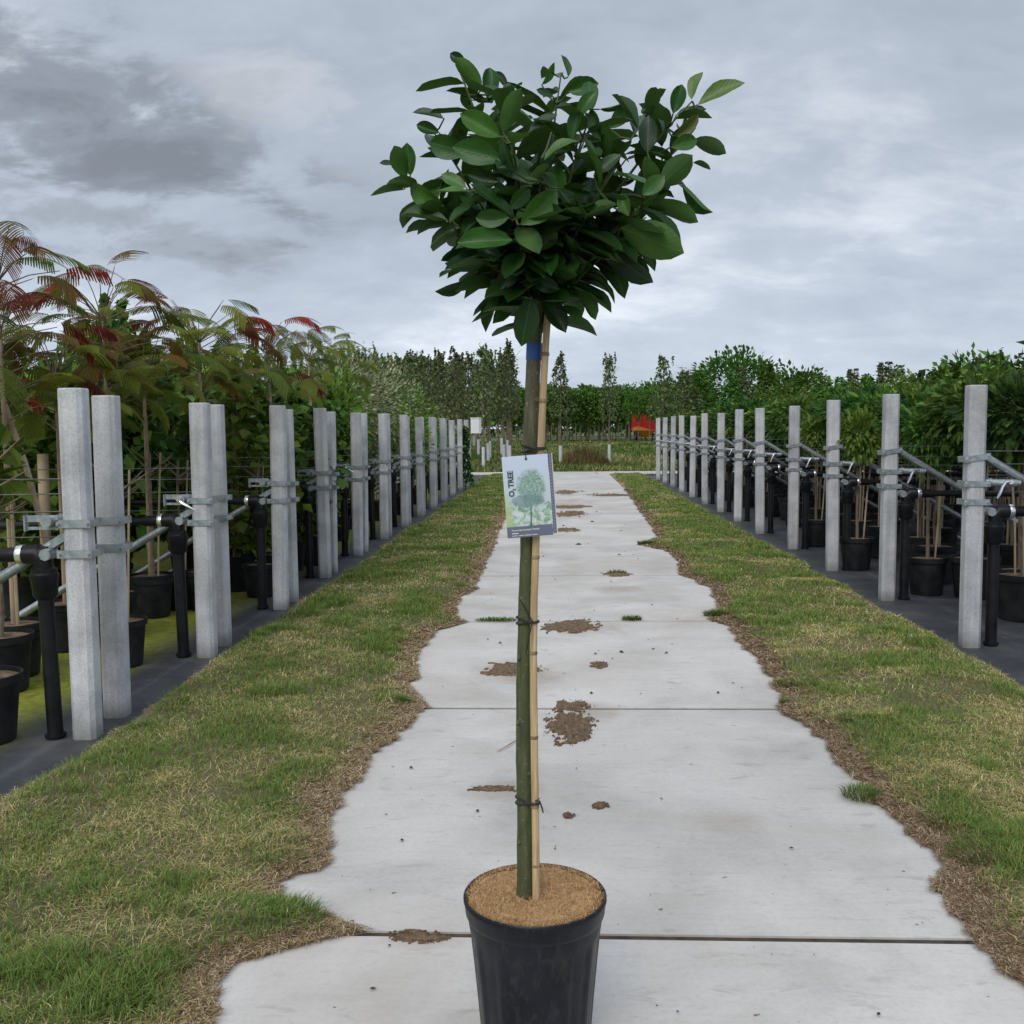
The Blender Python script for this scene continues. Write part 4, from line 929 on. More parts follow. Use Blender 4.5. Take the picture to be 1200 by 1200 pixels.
m.lathe([(0.0022, 0.0004), (0.0022, 0.0009)], 12, c=(hx, hd * 0.955, 0)); link('eyelet', m.mesh('eyelet', M_rub), card)
m = MB(); m.tube([(hx, hd * 0.955, 0.001), (hx, hd * 0.985, 0.0014), (hx - 0.0005, hd * 1.015, 0.0005), (hx - 0.001, hd * 1.05, -0.014)], 0.0008, 6); link('string', m.mesh('string', M_rub, True), plant_tag)
# ------------------------------------------------------------------ vegetation
def cloud(name, P, Nn, size, aspect, cols, seed, droop=0.3, outw=0.6, jit=0.7, fat=0.5):
    """many single leaves: five-point folded blades, colour stored per leaf"""
    rg = np.random.default_rng(seed); n = len(P)
    def nz(a): return a / np.maximum(np.linalg.norm(a, axis=1, keepdims=True), 1e-6)
    d = nz(Nn * outw + rg.normal(size=(n, 3)) * jit + np.array([0, 0, -droop]))
    up = nz(np.array([0, 0, 1.0]) + rg.normal(size=(n, 3)) * 0.55 + Nn * 0.4); s = nz(np.cross(d, up)); nn = np.cross(s, d)
    L = (size * (0.65 + 0.6 * rg.random(n)))[:, None]; w = L * aspect / 2
    base = P - d * L * 0.3; mid = base + d * L * fat - nn * L * 0.05; tip = base + d * L - nn * L * 0.10
    V = np.stack([base, mid - s * w + nn * w * 0.35, mid, mid + s * w + nn * w * 0.35, tip], 1)
    o = np.arange(n)[:, None] * 5
    T = np.concatenate([o + np.array(q) for q in ([0, 2, 1], [0, 3, 2], [1, 2, 4], [2, 3, 4])])
    cols = np.array([c for c, k in cols for _ in range(k)]); col = cols[rg.integers(0, len(cols), n)] * (0.7 + 0.6 * rg.random((n, 1)))
    return mesh_np(name, V.reshape(-1, 3), T, np.repeat(col, 5, 0))
def ell(n, rx, rz, cz, seed, shell=0.55, lump=0.35):
    rg = np.random.default_rng(seed); d = rg.normal(size=(n, 3)); d /= np.linalg.norm(d, axis=1, keepdims=True)
    az = np.arctan2(d[:, 1], d[:, 0])
    lf = 1 - lump / 2 + lump * fbm(np.cos(az) * 2.2 + 9, np.sin(az) * 2.2 + d[:, 2] * 3 + seed, seed, 3) * 1.6 - lump * 0.3
    r = (shell + (1 - shell) * rg.random(n)) ** 0.7 * lf
    P = d * r[:, None] * np.array([rx, rx, rz]); P[:, 2] += cz; return P, d
def column(n, rfun, z0, z1, seed, lump=0.5, clump=0):
    rg = np.random.default_rng(seed); t = rg.random(n); az = rg.random(n) * 6.283
    lf = 1 - lump / 2 + lump * (fbm(np.cos(az) * 2 + 5, np.sin(az) * 2 + t * 7 + seed, seed, 3) * 1.8 - 0.4)
    r = np.array([rfun(q) for q in t]) * lf * np.sqrt(0.25 + 0.75 * rg.random(n))
    P = np.stack([r * np.cos(az), r * np.sin(az), z0 + (z1 - z0) * t], -1)
    return P, np.stack([np.cos(az), np.sin(az), 0.3 + 0 * t], -1)
def shoots_on(P, Nn, k, z_top, spread, length, seed):      # leading shoots that stand above the crown
    rg = np.random.default_rng(seed); A, B = [P], [Nn]
    for i in range(k):
        b = np.array([rg.normal() * spread, rg.normal() * spread, z_top]); d = np.array([rg.normal() * .2, rg.normal() * .2, 1.0]); m = int(15 + 7 * rg.random())
        t = rg.random(m)[:, None]; A.append(b + d * t * length * (0.6 + 0.6 * rg.random())); a = rg.random(m) * 6.283; B.append(np.stack([np.cos(a), np.sin(a), 0.5 + 0 * a], -1))
    return np.concatenate(A), np.concatenate(B)
def stem(name, z1, r0, r1, limbs, z_l, spread, seed, mat=None, seg=7, lean=0.03, z0=0.0):
    rg = random.Random(seed); m = MB(); P = []
    for i in range(6):
        t = i / 5; P.append((rg.uniform(-1, 1) * lean * t, rg.uniform(-1, 1) * lean * t, z0 + (z1 - z0) * t))
    m.tube(P, [r0 + (r1 - r0) * i / 5 for i in range(6)], seg)
    for _ in range(limbs):
        zb = rg.uniform(z_l, z1 * 0.95); a = rg.random() * 6.283; L = spread * rg.uniform(0.6, 1.0); q = zb / z1
        b = Vector((P[-1][0] * q, P[-1][1] * q, zb)); e = b + Vector((math.cos(a) * L, math.sin(a) * L, L * rg.uniform(0.5, 1.2)))
        m.tube([b, b.lerp(e, 0.5) + Vector((0, 0, -0.03 * L)), e], [r1 * 0.7, r1 * 0.5, r1 * 0.25], 5, False)
    return m.mesh(name, mat or M_bark, True)
def small_pot(r, h):
    m = MB(); m.lathe([(r * 0.74, 0.0), (r * 0.76, 0.01), (r * 0.90, h * 0.82), (r * 0.91, h * 0.86), (r * 0.98, h * 0.87), (r, h * 0.97), (r, h), (r * 0.95, h), (r * 0.94, h * 0.92), (0.02, h * 0.91)], 28)
    a = m.mesh('pot', M_potold, True); m = MB(); prof = [(r * 0.935, h * 0.93), (r * 0.7, h * 0.955), (r * 0.3, h * 0.96), (0.01, h * 0.965)]
    m.lathe(prof, 20); return a, m.mesh('soil', M_potsoil, True)
POT_A, POT_B = small_pot(0.145, 0.27), small_pot(0.17, 0.29)
def stake_mesh(h, seed, r=0.007, lean=0.04):
    rg = random.Random(seed); m = MB(); x, y = 0.03, -0.02
    m.tube([(x, y, 0.2), (x + rg.uniform(-lean, lean) * .5, y, h * 0.55), (x + rg.uniform(-lean, lean), y + rg.uniform(-lean, lean), h)], r, 6); return m.mesh('stake', M_stake, True)

G_dark = [((0.022, 0.06, 0.014), 3), ((0.045, 0.105, 0.022), 3), ((0.085, 0.165, 0.032), 2)]
G_mid = [((0.045, 0.105, 0.018), 3), ((0.085, 0.175, 0.028), 3), ((0.145, 0.245, 0.045), 2)]
G_lite = [((0.085, 0.16, 0.022), 3), ((0.15, 0.24, 0.035), 3), ((0.22, 0.29, 0.06), 2)]
G_var = [((0.10, 0.15, 0.045), 3), ((0.30, 0.33, 0.16), 3), ((0.46, 0.46, 0.28), 3), ((0.06, 0.10, 0.03), 2)]
G_far = [((0.085, 0.125, 0.05), 3), ((0.14, 0.185, 0.07), 3), ((0.22, 0.255, 0.115), 2)]
G_farl = [((0.05, 0.115, 0.02), 3), ((0.08, 0.17, 0.026), 3), ((0.12, 0.22, 0.04), 2)]

def kind(crowns, stems, pot, stakes): return dict(c=crowns, s=stems, p=pot, k=stakes)
K = {}
K['globe'] = kind([cloud('crown', *ell(1500, 0.36, 0.27, 1.25, s, 0.3, 0.7), 0.080, 0.50, (G_mid, G_lite, G_mid, G_dark)[s % 4], s, 0.35, 0.25, 1.0) for s in (1, 2, 3, 4)], [stem('trunk', 1.2, 0.014, 0.010, 6, 1.0, 0.2, s) for s in (1, 2, 3)], POT_B, [stake_mesh(1.2, s) for s in (1, 2, 3)])
K['tall'] = kind([cloud('crown', *shoots_on(*column(1500, lambda t: 0.42 * (0.35 + 0.65 * math.sin(math.pi * (0.2 + 0.75 * t))), 0.85, 1.72, s), 7, 1.6, 0.13, 0.34, s), 0.085, 0.45, G_mid if s % 2 else G_lite, s, 0.2, 0.6, 0.7) for s in (11, 12, 13, 14, 15)], [stem('trunk', 1.5, 0.013, 0.008, 7, 0.9, 0.25, s) for s in (4, 5, 6)], POT_A, [stake_mesh(1.45, s) for s in (4, 5, 6)])
K['magnolia'] = kind([cloud('crown', *shoots_on(*column(420, lambda t: 0.36 * (0.4 + 0.6 * math.sin(math.pi * (0.15 + 0.75 * t))), 0.95, 1.75, s), 6, 1.6, 0.14, 0.42, s), 0.17, 0.5, G_mid, s, -0.1, 0.7, 0.5) for s in (21, 22)], [stem('trunk', 1.8, 0.014, 0.007, 9, 0.9, 0.3, s) for s in (7, 8)], POT_A, [stake_mesh(1.5, s) for s in (7, 8)])
K['whip'] = kind([cloud('crown', *shoots_on(*column(1300, lambda t: 0.36 * (0.75 + 0.5 * math.sin(math.pi * t)), 0.38, 1.78, s, 0.6), 5, 1.66, 0.12, 0.30, s), 0.105, 0.80, G_mid if s % 2 else G_lite, s, 0.6, 0.4, 0.5, 0.4) for s in (31, 32, 33, 34)], [stem('trunk', 1.8, 0.013, 0.006, 10, 0.4, 0.22, s) for s in (9, 10)], POT_A, [stake_mesh(1.9, s, 0.009) for s in (9, 10, 11)])
K['varieg'] = kind([cloud('crown', *shoots_on(*ell(2600, 0.52, 0.62, 1.30, s, 0.45), 10, 1.75, 0.2, 0.25, s), 0.062, 0.42, G_var, s, 0.1, 0.7, 0.7) for s in (41, 42)], [stem('trunk', 1.4, 0.014, 0.007, 12, 0.5, 0.35, s) for s in (12, 13)], POT_A, [stake_mesh(1.3, s) for s in (12, 13)])
K['lime'] = kind([cloud('crown', *shoots_on(*ell(1700, 0.42, 0.45, 1.0, s, 0.4), 6, 1.3, 0.2, 0.25, s), 0.075, 0.42, [((0.12, 0.20, 0.025), 3), ((0.20, 0.28, 0.04), 3), ((0.06, 0.12, 0.02), 2)], s, 0.1, 0.7, 0.7) for s in (51,)], [stem('trunk', 1.2, 0.014, 0.007, 8, 0.5, 0.3, 14)], POT_A, [stake_mesh(1.2, 14)])
def put_tree(k, x, Y, label, cat, grp, sc=1.0, name='potted_tree', pot_only=False):
    d = K[k]; t = thing(name, label, cat, (x, Y, -0.008), random.random() * 6.283, grp)
    link('pot', d['p'][0], t); link('soil', d['p'][1], t)
    s = link('trunk', random.choice(d['s']), t); s.scale = (1, 1, sc)
    s.location.z = 0.2 * (1 - sc) if sc < 1 else 0
    for _ in range(2 if Y < 12 else 1): q = link('stake', random.choice(d['k']), t); q.rotation_euler[2] = random.random() * 6.28; q.scale[2] = sc * random.uniform(.8, 1)
    c = link('crown', random.choice(d['c']), t, M_leaf); c.rotation_euler[2] = random.random() * 6.28; c.scale = (random.uniform(.92, 1.1), random.uniform(.92, 1.1), sc * random.uniform(.97, 1.03))
    return t
W1 = 'first second third fourth fifth sixth seventh eighth ninth tenth eleventh twelfth thirteenth fourteenth fifteenth sixteenth seventeenth eighteenth nineteenth'.split()
def ordw(i):
    if i < 19: return W1[i]
    t, u = divmod(i + 1, 10); T_ = {2: 'twent', 3: 'thirt', 4: 'fort'}[t]
    return T_ + 'ieth' if u == 0 else T_ + 'y-' + W1[u - 1]
def cx_at(px, Y): return pp(px, 560, Y).x

# right bed: rows set square to the path behind each post
for k in range(0, 13):
    Y = YR[k] + 0.10; j = 0; x = 2.98
    while x < min(0.46 * Y + 0.55, 9.2):
        xx, yy = x + random.uniform(-.06, .06), Y + random.uniform(-.12, .12)
        if j < 2 or (j < 3 and k < 5): kd, nm, ds = 'globe', 'standard_tree', 'round dark green crown on a bare stem'
        elif k in (3, 4, 5) and j in (3, 4) or (k < 3 and j > 1): kd, nm, ds = 'magnolia', 'potted_tree', 'large upright leaves'
        else: kd, nm, ds = 'tall', 'potted_tree', 'bushy mid green crown'
        put_tree(kd, xx, yy, f'potted tree with {ds}, {ORD[j] if j else "first"} behind {ORD[k]} right post', 'potted tree', 'potted trees of the right bed', random.uniform(.95, 1.06), nm)
        x += 0.66 if j < 3 else 0.74; j += 1
for k in range(0, 8):
    for j in range(4):
        x, Y = 2.92 + 0.6 * j + random.uniform(-.08, .08), YR[k] + 0.86 + random.uniform(-.1, .1)
        if x < 0.46 * Y + 0.5: put_tree('globe' if j < 3 else 'tall', x, Y, f'potted tree standing between right rows {ORD[k]} and {ORD[k + 1]}, {ORD[j] if j else "first"} from the posts', 'potted tree', 'potted trees of the right bed', random.uniform(.93, 1.05), 'standard_tree')
# pots close to the right posts
for px, py, ds in ((1083, 698, 'low pot with leaning cane beside second right post'), (1000, 668, 'low pot just behind third right post'), (952, 640, 'low pot between third and fourth right posts'), (1192, 716, 'low pot at the right picture edge behind nearest right post')):
    g0 = gp(px, py); t = thing('potted_tree', 'black ' + ds, 'potted tree', (g0.x + .06, g0.y + 0.13, -0.008), 0.3, 'potted trees of the right bed')
    link('pot', POT_A[0], t); link('soil', POT_A[1], t); s = link('stake', K['globe']['k'][0], t); s.rotation_euler = (0, 0.12, random.random()); c = link('trunk', K['globe']['s'][0], t); c.scale = (1, 1, .98)
    cc = link('crown', K['globe']['c'][px % 4], t, M_leaf); cc.scale = (0.55, 0.55, 0.9)

# left bed: bronze mimosas in front, leafy whips behind
def frond_mesh(seed, npair, L, droop):
    rg = random.Random(seed); V, T = [], []
    def quadstrip(a, b, w, nrm):
        s = (b - a).cross(nrm).normalized() * w; o = len(V); V.extend([a - s * .6, a + s * .6, b + s * .3, b - s * .3]); T.extend([(o, o + 1, o + 2), (o, o + 2, o + 3)])
    up = Vector((0, 0, 1)); ax = []
    for i in range(11):
        t = i / 10; ax.append(Vector((0, L * t * (1 - 0.12 * droop * t), 0.10 * L * math.sin(t * 2.2) - droop * 0.38 * L * t * t)))
    for i in range(10): quadstrip(ax[i], ax[i + 1], 0.0022, up)
    for i in range(npair):
        t = 0.16 + 0.82 * i / (npair - 1); q = t * 10; j = min(int(q), 9); p = ax[j].lerp(ax[j + 1], q - j); fw = (ax[j + 1] - ax[j]).normalized()
        pl = L * 0.46 * (0.55 + 0.55 * math.sin(math.pi * (0.15 + 0.72 * t)))
        for s in (-1, 1):
            d = (Vector((s, 0, 0)) * 0.85 + fw * (0.45 + 0.5 * t)).normalized(); nb = 6; prev = p; o = len(V)
            # each pinna is a narrow feather: two rows of leaflets closed into a toothed strip
            for b in range(nb + 1):
                u = b / nb; c = p + d * pl * u + up * (-0.35 * pl * u * u * (0.6 + droop)); sd = d.cross(up).normalized()
                w = 0.0056 * (0.35 + 0.65 * math.sin(math.pi * (0.12 + 0.80 * u))) * rg.uniform(0.8, 1.15)
                V.extend([c - sd * w + up * -0.003, c + sd * w + up * -0.003])
                if b: T.extend([(o + 2 * b - 2, o + 2 * b - 1, o + 2 * b + 1), (o + 2 * b - 2, o + 2 * b + 1, o + 2 * b)])
    return mesh_np('frond', np.array([tuple(v) for v in V]), np.array(T))
def frond_mat():
    mm, t, b = new_mat('mimosa_frond'); oi = N(t, 'ShaderNodeObjectInfo'); t.links.new(oi.outputs['Color'], b.inputs['Base Color']); b.inputs['Roughness'].default_value = 0.6
    tr = N(t, 'ShaderNodeBsdfTranslucent'); t.links.new(oi.outputs['Color'], tr.inputs[0]); mx = N(t, 'ShaderNodeMixShader'); mx.inputs[0].default_value = 0.42
    b.inputs['Specular IOR Level'].default_value = 0.1
    t.links.new(b.outputs[0], mx.inputs[1]); t.links.new(tr.outputs[0], mx.inputs[2]); t.links.new(mx.outputs[0], t.nodes['Material Output'].inputs[0]); return mm
M_frond = frond_mat()
FR = [frond_mesh(s, 15, 0.27, d) for s, d in enumerate((0.5, 0.8, 1.1, 0.3))]
for q in FR: q.materials.append(M_frond)
def mimosa(px, Y, ztop, zlow, label, nf, red, spread=0.26, lean=0.0, high=()):
    x = cx_at(px, Y); t = thing('mimosa_tree', label, 'tree', (x, Y, -0.008), 0, 'bronze mimosa trees of the left bed')
    link('pot', POT_A[0], t); link('soil', POT_A[1], t); rg = random.Random(px)
    m = MB(); top = Vector((lean, 0, ztop - 0.3)); m.tube([(0, 0, 0.22), top * 0.5, top], [0.015, 0.012, 0.007], 8); tr_ = link('trunk', m.mesh('trunk', M_stake, True), t)
    k_ = link('stake', K['whip']['k'][0], t); k_.scale[2] = 0.85
    m = MB()
    for i in range(nf):
        u = (i + 0.5) / nf; z = zlow + (ztop - zlow) * u; a = i * 2.39996 + rg.uniform(-.4, .4); rr_ = spread * 1.2 * (0.45 + 0.7 * math.sin(math.pi * min(1, 0.25 + 0.7 * u))) * rg.uniform(.4, 1.1)
        b = Vector((lean * u, 0, min(z - 0.1, ztop - 0.3))); p = Vector((rr_ * math.cos(a) + lean * u, rr_ * math.sin(a), z)); m.tube([b, b.lerp(p, .5) + Vector((0, 0, .02)), p], [0.004, 0.003, 0.002], 5, False)
        o = link('frond', rg.choice(FR), t); o.location = p; s = rg.uniform(0.7, 1.05)
        o.rotation_euler = (rg.uniform(-0.35, 0.45), rg.uniform(-.3, .3), a - math.pi / 2 + rg.uniform(-.5, .5)); o.scale = (s, s, s)
        w = rg.random()
        g_, br_, rd_ = Vector((0.085, 0.135, 0.026)), Vector((0.19, 0.11, 0.028)), Vector((0.30, 0.042, 0.022))
        pr = red * (0.25 + 0.95 * u)
        c = rd_.lerp(Vector((0.13, 0.028, 0.025)), rg.random()) if w < pr * 0.20 else br_.lerp(Vector((0.13, 0.085, 0.025)), rg.random()) if w < pr * 0.55 else g_.lerp(Vector((0.20, 0.215, 0.03)), rg.random())
        o.color = (*c, 1)
    link('branches', m.mesh('branches', M_bark, True), t)
for a in ((8, 5.0, 2.26, 1.36, 'bronze feathery mimosa tree at the left picture edge', 50, 1.2, 0.24, 0.0), (128, 6.0, 2.18, 1.42, 'bronze feathery mimosa tree above the nearest pair of posts', 48, 0.85, 0.30, 0.0), (172, 6.7, 1.86, 1.35, 'lower bronze mimosa tree on a staked stem between first and second post pairs', 30, 0.75, 0.3, 0.0),
          (238, 6.9, 2.12, 1.5, 'red-topped feathery mimosa tree above the second pair of posts', 44, 1.15, 0.30, 0.0), (318, 7.8, 2.10, 1.52, 'greener feathery mimosa tree above the third pair of posts', 36, 0.45, 0.28, 0.0), (70, 5.6, 1.82, 1.3, 'dull bronze mimosa tree behind the nearest concrete post', 30, 0.9, 0.26, 0.0), (365, 9.2, 2.15, 1.6, 'rightmost feathery mimosa tree, dark green fronds beside the sky', 20, 0.25, 0.26, 0.0)):
    mimosa(*a)
for k in range(0, 8):
    Y = 7.2 + 1.475 * k
    for j in range(0, 4):
        x = -3.15 - 0.68 * j + random.uniform(-.08, .08)
        if x < -0.58 * Y - 0.9: continue
        if k >= 5: continue
        put_tree('whip', x, Y + random.uniform(-.15, .15), f'leafy green potted tree, row {["one","two","three","four","five"][k]} behind the left posts, {ORD[j] if j else "first"} from the posts', 'potted tree', 'leafy potted trees of the left bed', random.uniform(0.90, 1.10), 'leafy_tree')
hl = 0
for px, Y, sc in sorted(((275, 7.7, .82), (338, 8.8, .82), (345, 9.9, .92), (368, 10.9, .9), (372, 11.8, .95), (215, 8.4, .88), (110, 7.2, .84), (60, 6.9, .84), (20, 6.6, .82)), reverse=True):
    put_tree('whip', cx_at(px, Y), Y, f'heart-leaved potted tree standing close behind the left posts, {ordw(hl)} of nine counted from the right', 'potted tree', 'leafy potted trees of the left bed', sc, 'leafy_tree'); hl += 1
for px, Y, sc, ds in ((388, 11.9, 1.10, 'nearest'), (412, 12.6, 1.12, 'second'), (438, 13.7, 1.13, 'third'), (425, 14.8, 1.20, 'fourth'), (462, 15.4, 1.14, 'rear')):
    put_tree('varieg', cx_at(px, Y), Y, f'cream variegated shrub in the left bed, {ds} of the pale group', 'shrub', 'variegated shrubs of the left bed', sc, 'variegated_shrub')
for px, Y, sc, ds in ((484, 16.6, 1.25, 'bright lime green shrub beside the pale variegated shrubs'), (470, 14.6, 1.02, 'lime green shrub behind the seventh left post pair'), (395, 11.2, 1.25, 'yellow-green shrub before the pale variegated shrubs')):
    put_tree('lime', cx_at(px, Y), Y, ds, 'shrub', 'lime green shrubs of the left bed', sc, 'lime_shrub')
for k in range(5, 14):
    Y = YL[0] + 1.475 * k + 0.9
    for j in range(3):
        put_tree('tall' if (k + j) % 2 else 'varieg', -2.82 - 0.7 * j + random.uniform(-.1, .1), Y + random.uniform(-.2, .2), f'bushy potted shrub behind left post pair {ORD[min(k, 14)]} from the camera, {ORD[j] if j else "first"} from the posts', 'shrub', 'bushy shrubs at the far end of the left bed', 0.80 + 0.04 * ((k * j) % 3), 'potted_shrub')
for k in range(9):
    put_tree('lime' if k % 3 == 1 else 'tall', -2.42 + random.uniform(-.04, .04), 16.2 + 1.05 * k, f'low narrow shrub hugging the far left posts, {ordw(k)} from the camera', 'shrub', 'low shrubs hugging the far left posts', 0.66, 'low_shrub').scale = (.62, .62, 1)
# pots standing on the moss at the left
for px, py, ds, sc in ((-36, 876, 'black pot with coir disc cut by the left picture edge', 1.0), (133, 783, 'black pot half hidden behind the nearest rear post', .9), (172, 724, 'black pot with staked stem between first and second post pairs', .95), (205, 715, 'black pot behind the second standpipe', .9), (300, 700, 'black pot with ground weeds beside the third standpipe', .9), (285, 655, 'dark pot deep between second and third left posts', .9)):
    g0 = gp(px, py); t = thing('nursery_pot', ds, 'plant pot', (g0.x, g0.y + 0.12, -0.008), random.random(), 'pots standing in the left bed'); t.scale = (sc, sc, sc)
    link('pot', POT_A[0], t); link('soil', POT_A[1] if px > 0 else POT_A[1], t); s = link('stake', K['globe']['k'][px % 3], t); s.scale[2] = 0.95
    s = link('stem', K['globe']['s'][px % 3], t); s.scale[2] = 0.95
# leaning wooden stake and short square stake by the nearest posts
m = MB(); m.tube([pp(56, 640, 5.0), pp(30, 545, 5.0), pp(-6, 440, 5.0)], [0.016, 0.015, 0.013], 9)
tag(link('leaning_stake', m.mesh('leaning_stake', M_stake, True)), 'pale wooden stem leaning left beside the nearest concrete post', 'stake')
m = MB(); a, b = gp(57, 735), pp(50, 532, gp(57, 735).y); m.tube([a, b], 0.033, 10)
tag(link('wooden_stake', m.mesh('wooden_stake', M_stake, True)), 'short thick wooden stake left of the nearest concrete post', 'stake')
# a laurel-like plant poking in at the left edge
P, Nn = ell(70, 0.16, 0.22, 0.0, 5, 0.3); me = cloud('leaves', P, Nn, 0.15, 0.42, G_lite, 6, 0.1, 0.8, 0.5)
t = thing('broadleaf_plant', 'broad-leaved green plant poking in at the left picture edge', 'plant', (pp(-8, 560, 4.7).x, 4.7, -0.008)); link('pot', POT_A[0], t); link('soil', POT_A[1], t); link('stem', K['globe']['s'][1], t).scale = (1, 1, .8); link('leaves', me, t, M_leaf, (0, 0, 1.08))
# climber on the last left posts and the white box on top
P, Nn = column(500, lambda q: 0.16 * (1.1 - q * .8), 0.1, 1.25, 8); me = cloud('leaves', P, Nn, 0.10, 0.6, G_dark, 8)
t = thing('climber', 'dark climbing plant smothering the far end posts of the left row', 'climber', (-1.86, YL[11] + .35, 0)); link('leaves', me, t, M_leaf); link('stem', stem('stem', 1.1, .012, .006, 5, .3, .15, 3), t)
M_wbox = mat_noise('white_plastic', (0.70, 0.71, 0.72), (0.80, 0.80, 0.80), 10, 0.5, world=False)
b0 = pp(558, 500, YL[12]); t = thing('white_box', 'small white box fixed to the last post of the left row', 'box', (b0.x, YL[12] + .02, b0.z - .17))
m = MB(); m.prism([(-.11, -.08), (.06, -.08), (.10, -.02), (.10, .08), (-.11, .08)], 0.03, 0.34); link('housing', m.mesh('housing', M_wbox), t); m = MB(); m.prism([(-.12, -.09), (.07, -.09), (.11, -.02), (.11, .09), (-.12, .09)], 0.342, 0.36); link('lid', m.mesh('lid', M_wbox), t)
m = MB(); m.box((-0.05, 0.0, -0.1), (0.05, 0.05, 0.262)); link('mount', m.mesh('mount', M_galv), t)

# ------------------------------------------------------------------ far trees
fc_col = [cloud('crown', *shoots_on(*column(620, lambda t: 0.50 * (1.0 - 0.72 * t) * (0.6 + 0.4 * min(1, t * 6)), 1.45, 3.45, s, 0.9), 5, 3.3, 0.10, 0.35, s), 0.125, 0.62, G_far, s, 0.6, 0.4, 0.6) for s in (61, 62, 63, 64)]
fs_col = [stem('trunk', 3.3, 0.045, 0.012, 12, 1.5, 0.4, s) for s in (21, 22)]
gm = MB(); gm.tube([(0, 0, 0.0), (0, 0, 0.66)], 0.055, 10, False); guard_m = gm.mesh('trunk_guard', mat_noise('white_tree_guard', (0.50, 0.53, 0.54), (0.66, 0.68, 0.69), 15, 0.6, world=False), True)
far_i = 0
def far_tree(x, Y, sc, label, grp, guard=True):
    global far_i
    far_i += 1; t = thing('columnar_tree', label, 'tree', (x, Y, -0.05), random.random() * 6.28, grp); t.scale = (sc * random.uniform(.85, 1.1), sc * random.uniform(.85, 1.1), sc)
    link('trunk', fs_col[far_i % 2], t); link('crown', fc_col[far_i % 4], t, M_farleaf)
    if guard: link('trunk_guard', guard_m, t)
for px, Y, sc, d in ((657, 34, 1.02, 'left'), (714, 35, 1.03, 'middle'), (777, 36, 1.03, 'right')):
    far_tree(cx_at(px, Y), Y, sc, f'slender dark tree standing alone beyond the crossing path, {d} one of three', 'three lone trees beyond the crossing path')
ri = 0
for Y in (32, 36, 40.5, 45, 50, 56):
    ri += 1; xs = np.arange(cx_at(372, Y), cx_at(604 if Y > 33 else 598, Y), 0.85 if Y < 42 else 0.8); 
    for j, x in enumerate(xs):
        far_tree(float(x) + random.uniform(-.2, .2), Y + random.uniform(-.5, .5), random.uniform(0.98, 1.10) * (1 + .012 * (Y - 32)), f'slender nursery tree of the dark left block, row {["one","two","three","four","five","six"][ri - 1]}, {ordw(j)} from its left end', 'slender nursery trees of the left block', Y < 46)
# long hedge-like row of young trees at the far edge of the field
bc = [cloud('crown', *column(420, lambda t: 0.85 * (0.55 + 0.45 * math.sin(math.pi * t)), 1.75, 4.3, s, 0.7), 0.30, 0.6, G_farl, s, 0.3, 0.5, 0.7) for s in (71, 72, 73, 74, 75)]
bs = [stem('trunk', 3.6, 0.05, 0.02, 5, 1.8, 0.5, s, seg=5) for s in (31, 32, 33)]
for r_, Y in enumerate((89, 92, 97, 103)):
    x0, x1 = cx_at(598, Y), cx_at(832, Y)
    for j, x in enumerate(np.arange(x0, x1, 0.62 + 0.06 * r_)):
        t = thing('nursery_tree', f'thin-stemmed young tree of the far field row, {ordw(j)} from the left in its {["front","second","third","rear"][r_]} line', 'tree', (float(x) + random.uniform(-.2, .2), Y + random.uniform(-.6, .6), -0.05), random.random() * 6.28, f'young trees of the far field row, {["front","second","third","rear"][r_]} line')
        s = random.uniform(0.88, 1.12) * (1 + 0.05 * r_); t.scale = (s, s, s); link('trunk', random.choice(bs), t); link('crown', random.choice(bc), t, M_farleaf)
for j, px in enumerate((737, 748, 761, 768)):
    t = thing('nursery_tree', f'thin young tree standing before the red trailer, {ordw(j)} from the left', 'tree', (cx_at(px, 84.5), 84.5, -0.05), j, 'young trees before the red trailer'); t.scale = (.9, .9, 1)
    link('trunk', bs[j % 3], t); link('crown', bc[j], t, M_farleaf).scale = (.6, .6, .98)
# rails of white tape strung along the row
for k, (p0, p1, yy) in enumerate(((640, 672, 493), (672, 702, 491), (716, 748, 485))):
    m = MB(); m.tube([pp(p0, yy, 91), pp((p0 + p1) / 2, yy - 1, 91), pp(p1, yy - 1.5, 91)], 0.018, 5)
    tag(link('white_rail', m.mesh('white_rail', M_wbox)), f'thin pale rail strung on the far tree stems, {("left", "middle", "right")[k]} length', 'rail', 'pale rails on the far tree row')
# dense wood closing the horizon
P, Nn = [], []
rg = np.random.default_rng(5); n = 26000
ang = rg.uniform(-0.75, 0.75, n); R = 135 + rg.random(n) * 14; hx = ang * 60
top = 2.6 + 2.6 * fbm(hx * 0.55, hx * 0 + 4, 3, 4) + 1.2 * (vnoise(hx * 2.2, hx * 0 + 1, 9) - .5)
P = np.stack([R * np.sin(ang), R * np.cos(ang), -0.05 + top * np.sqrt(rg.random(n))], -1); Nn = np.stack([-np.sin(ang), -np.cos(ang), 0.4 + 0 * ang], -1)
tag(link('treeline', cloud('treeline', P, Nn, 0.85, 0.7, G_farl, 5, 0.1, 0.6, 0.7), mat=M_farleaf), 'far-off dark green wood closing the horizon', kind='stuff')
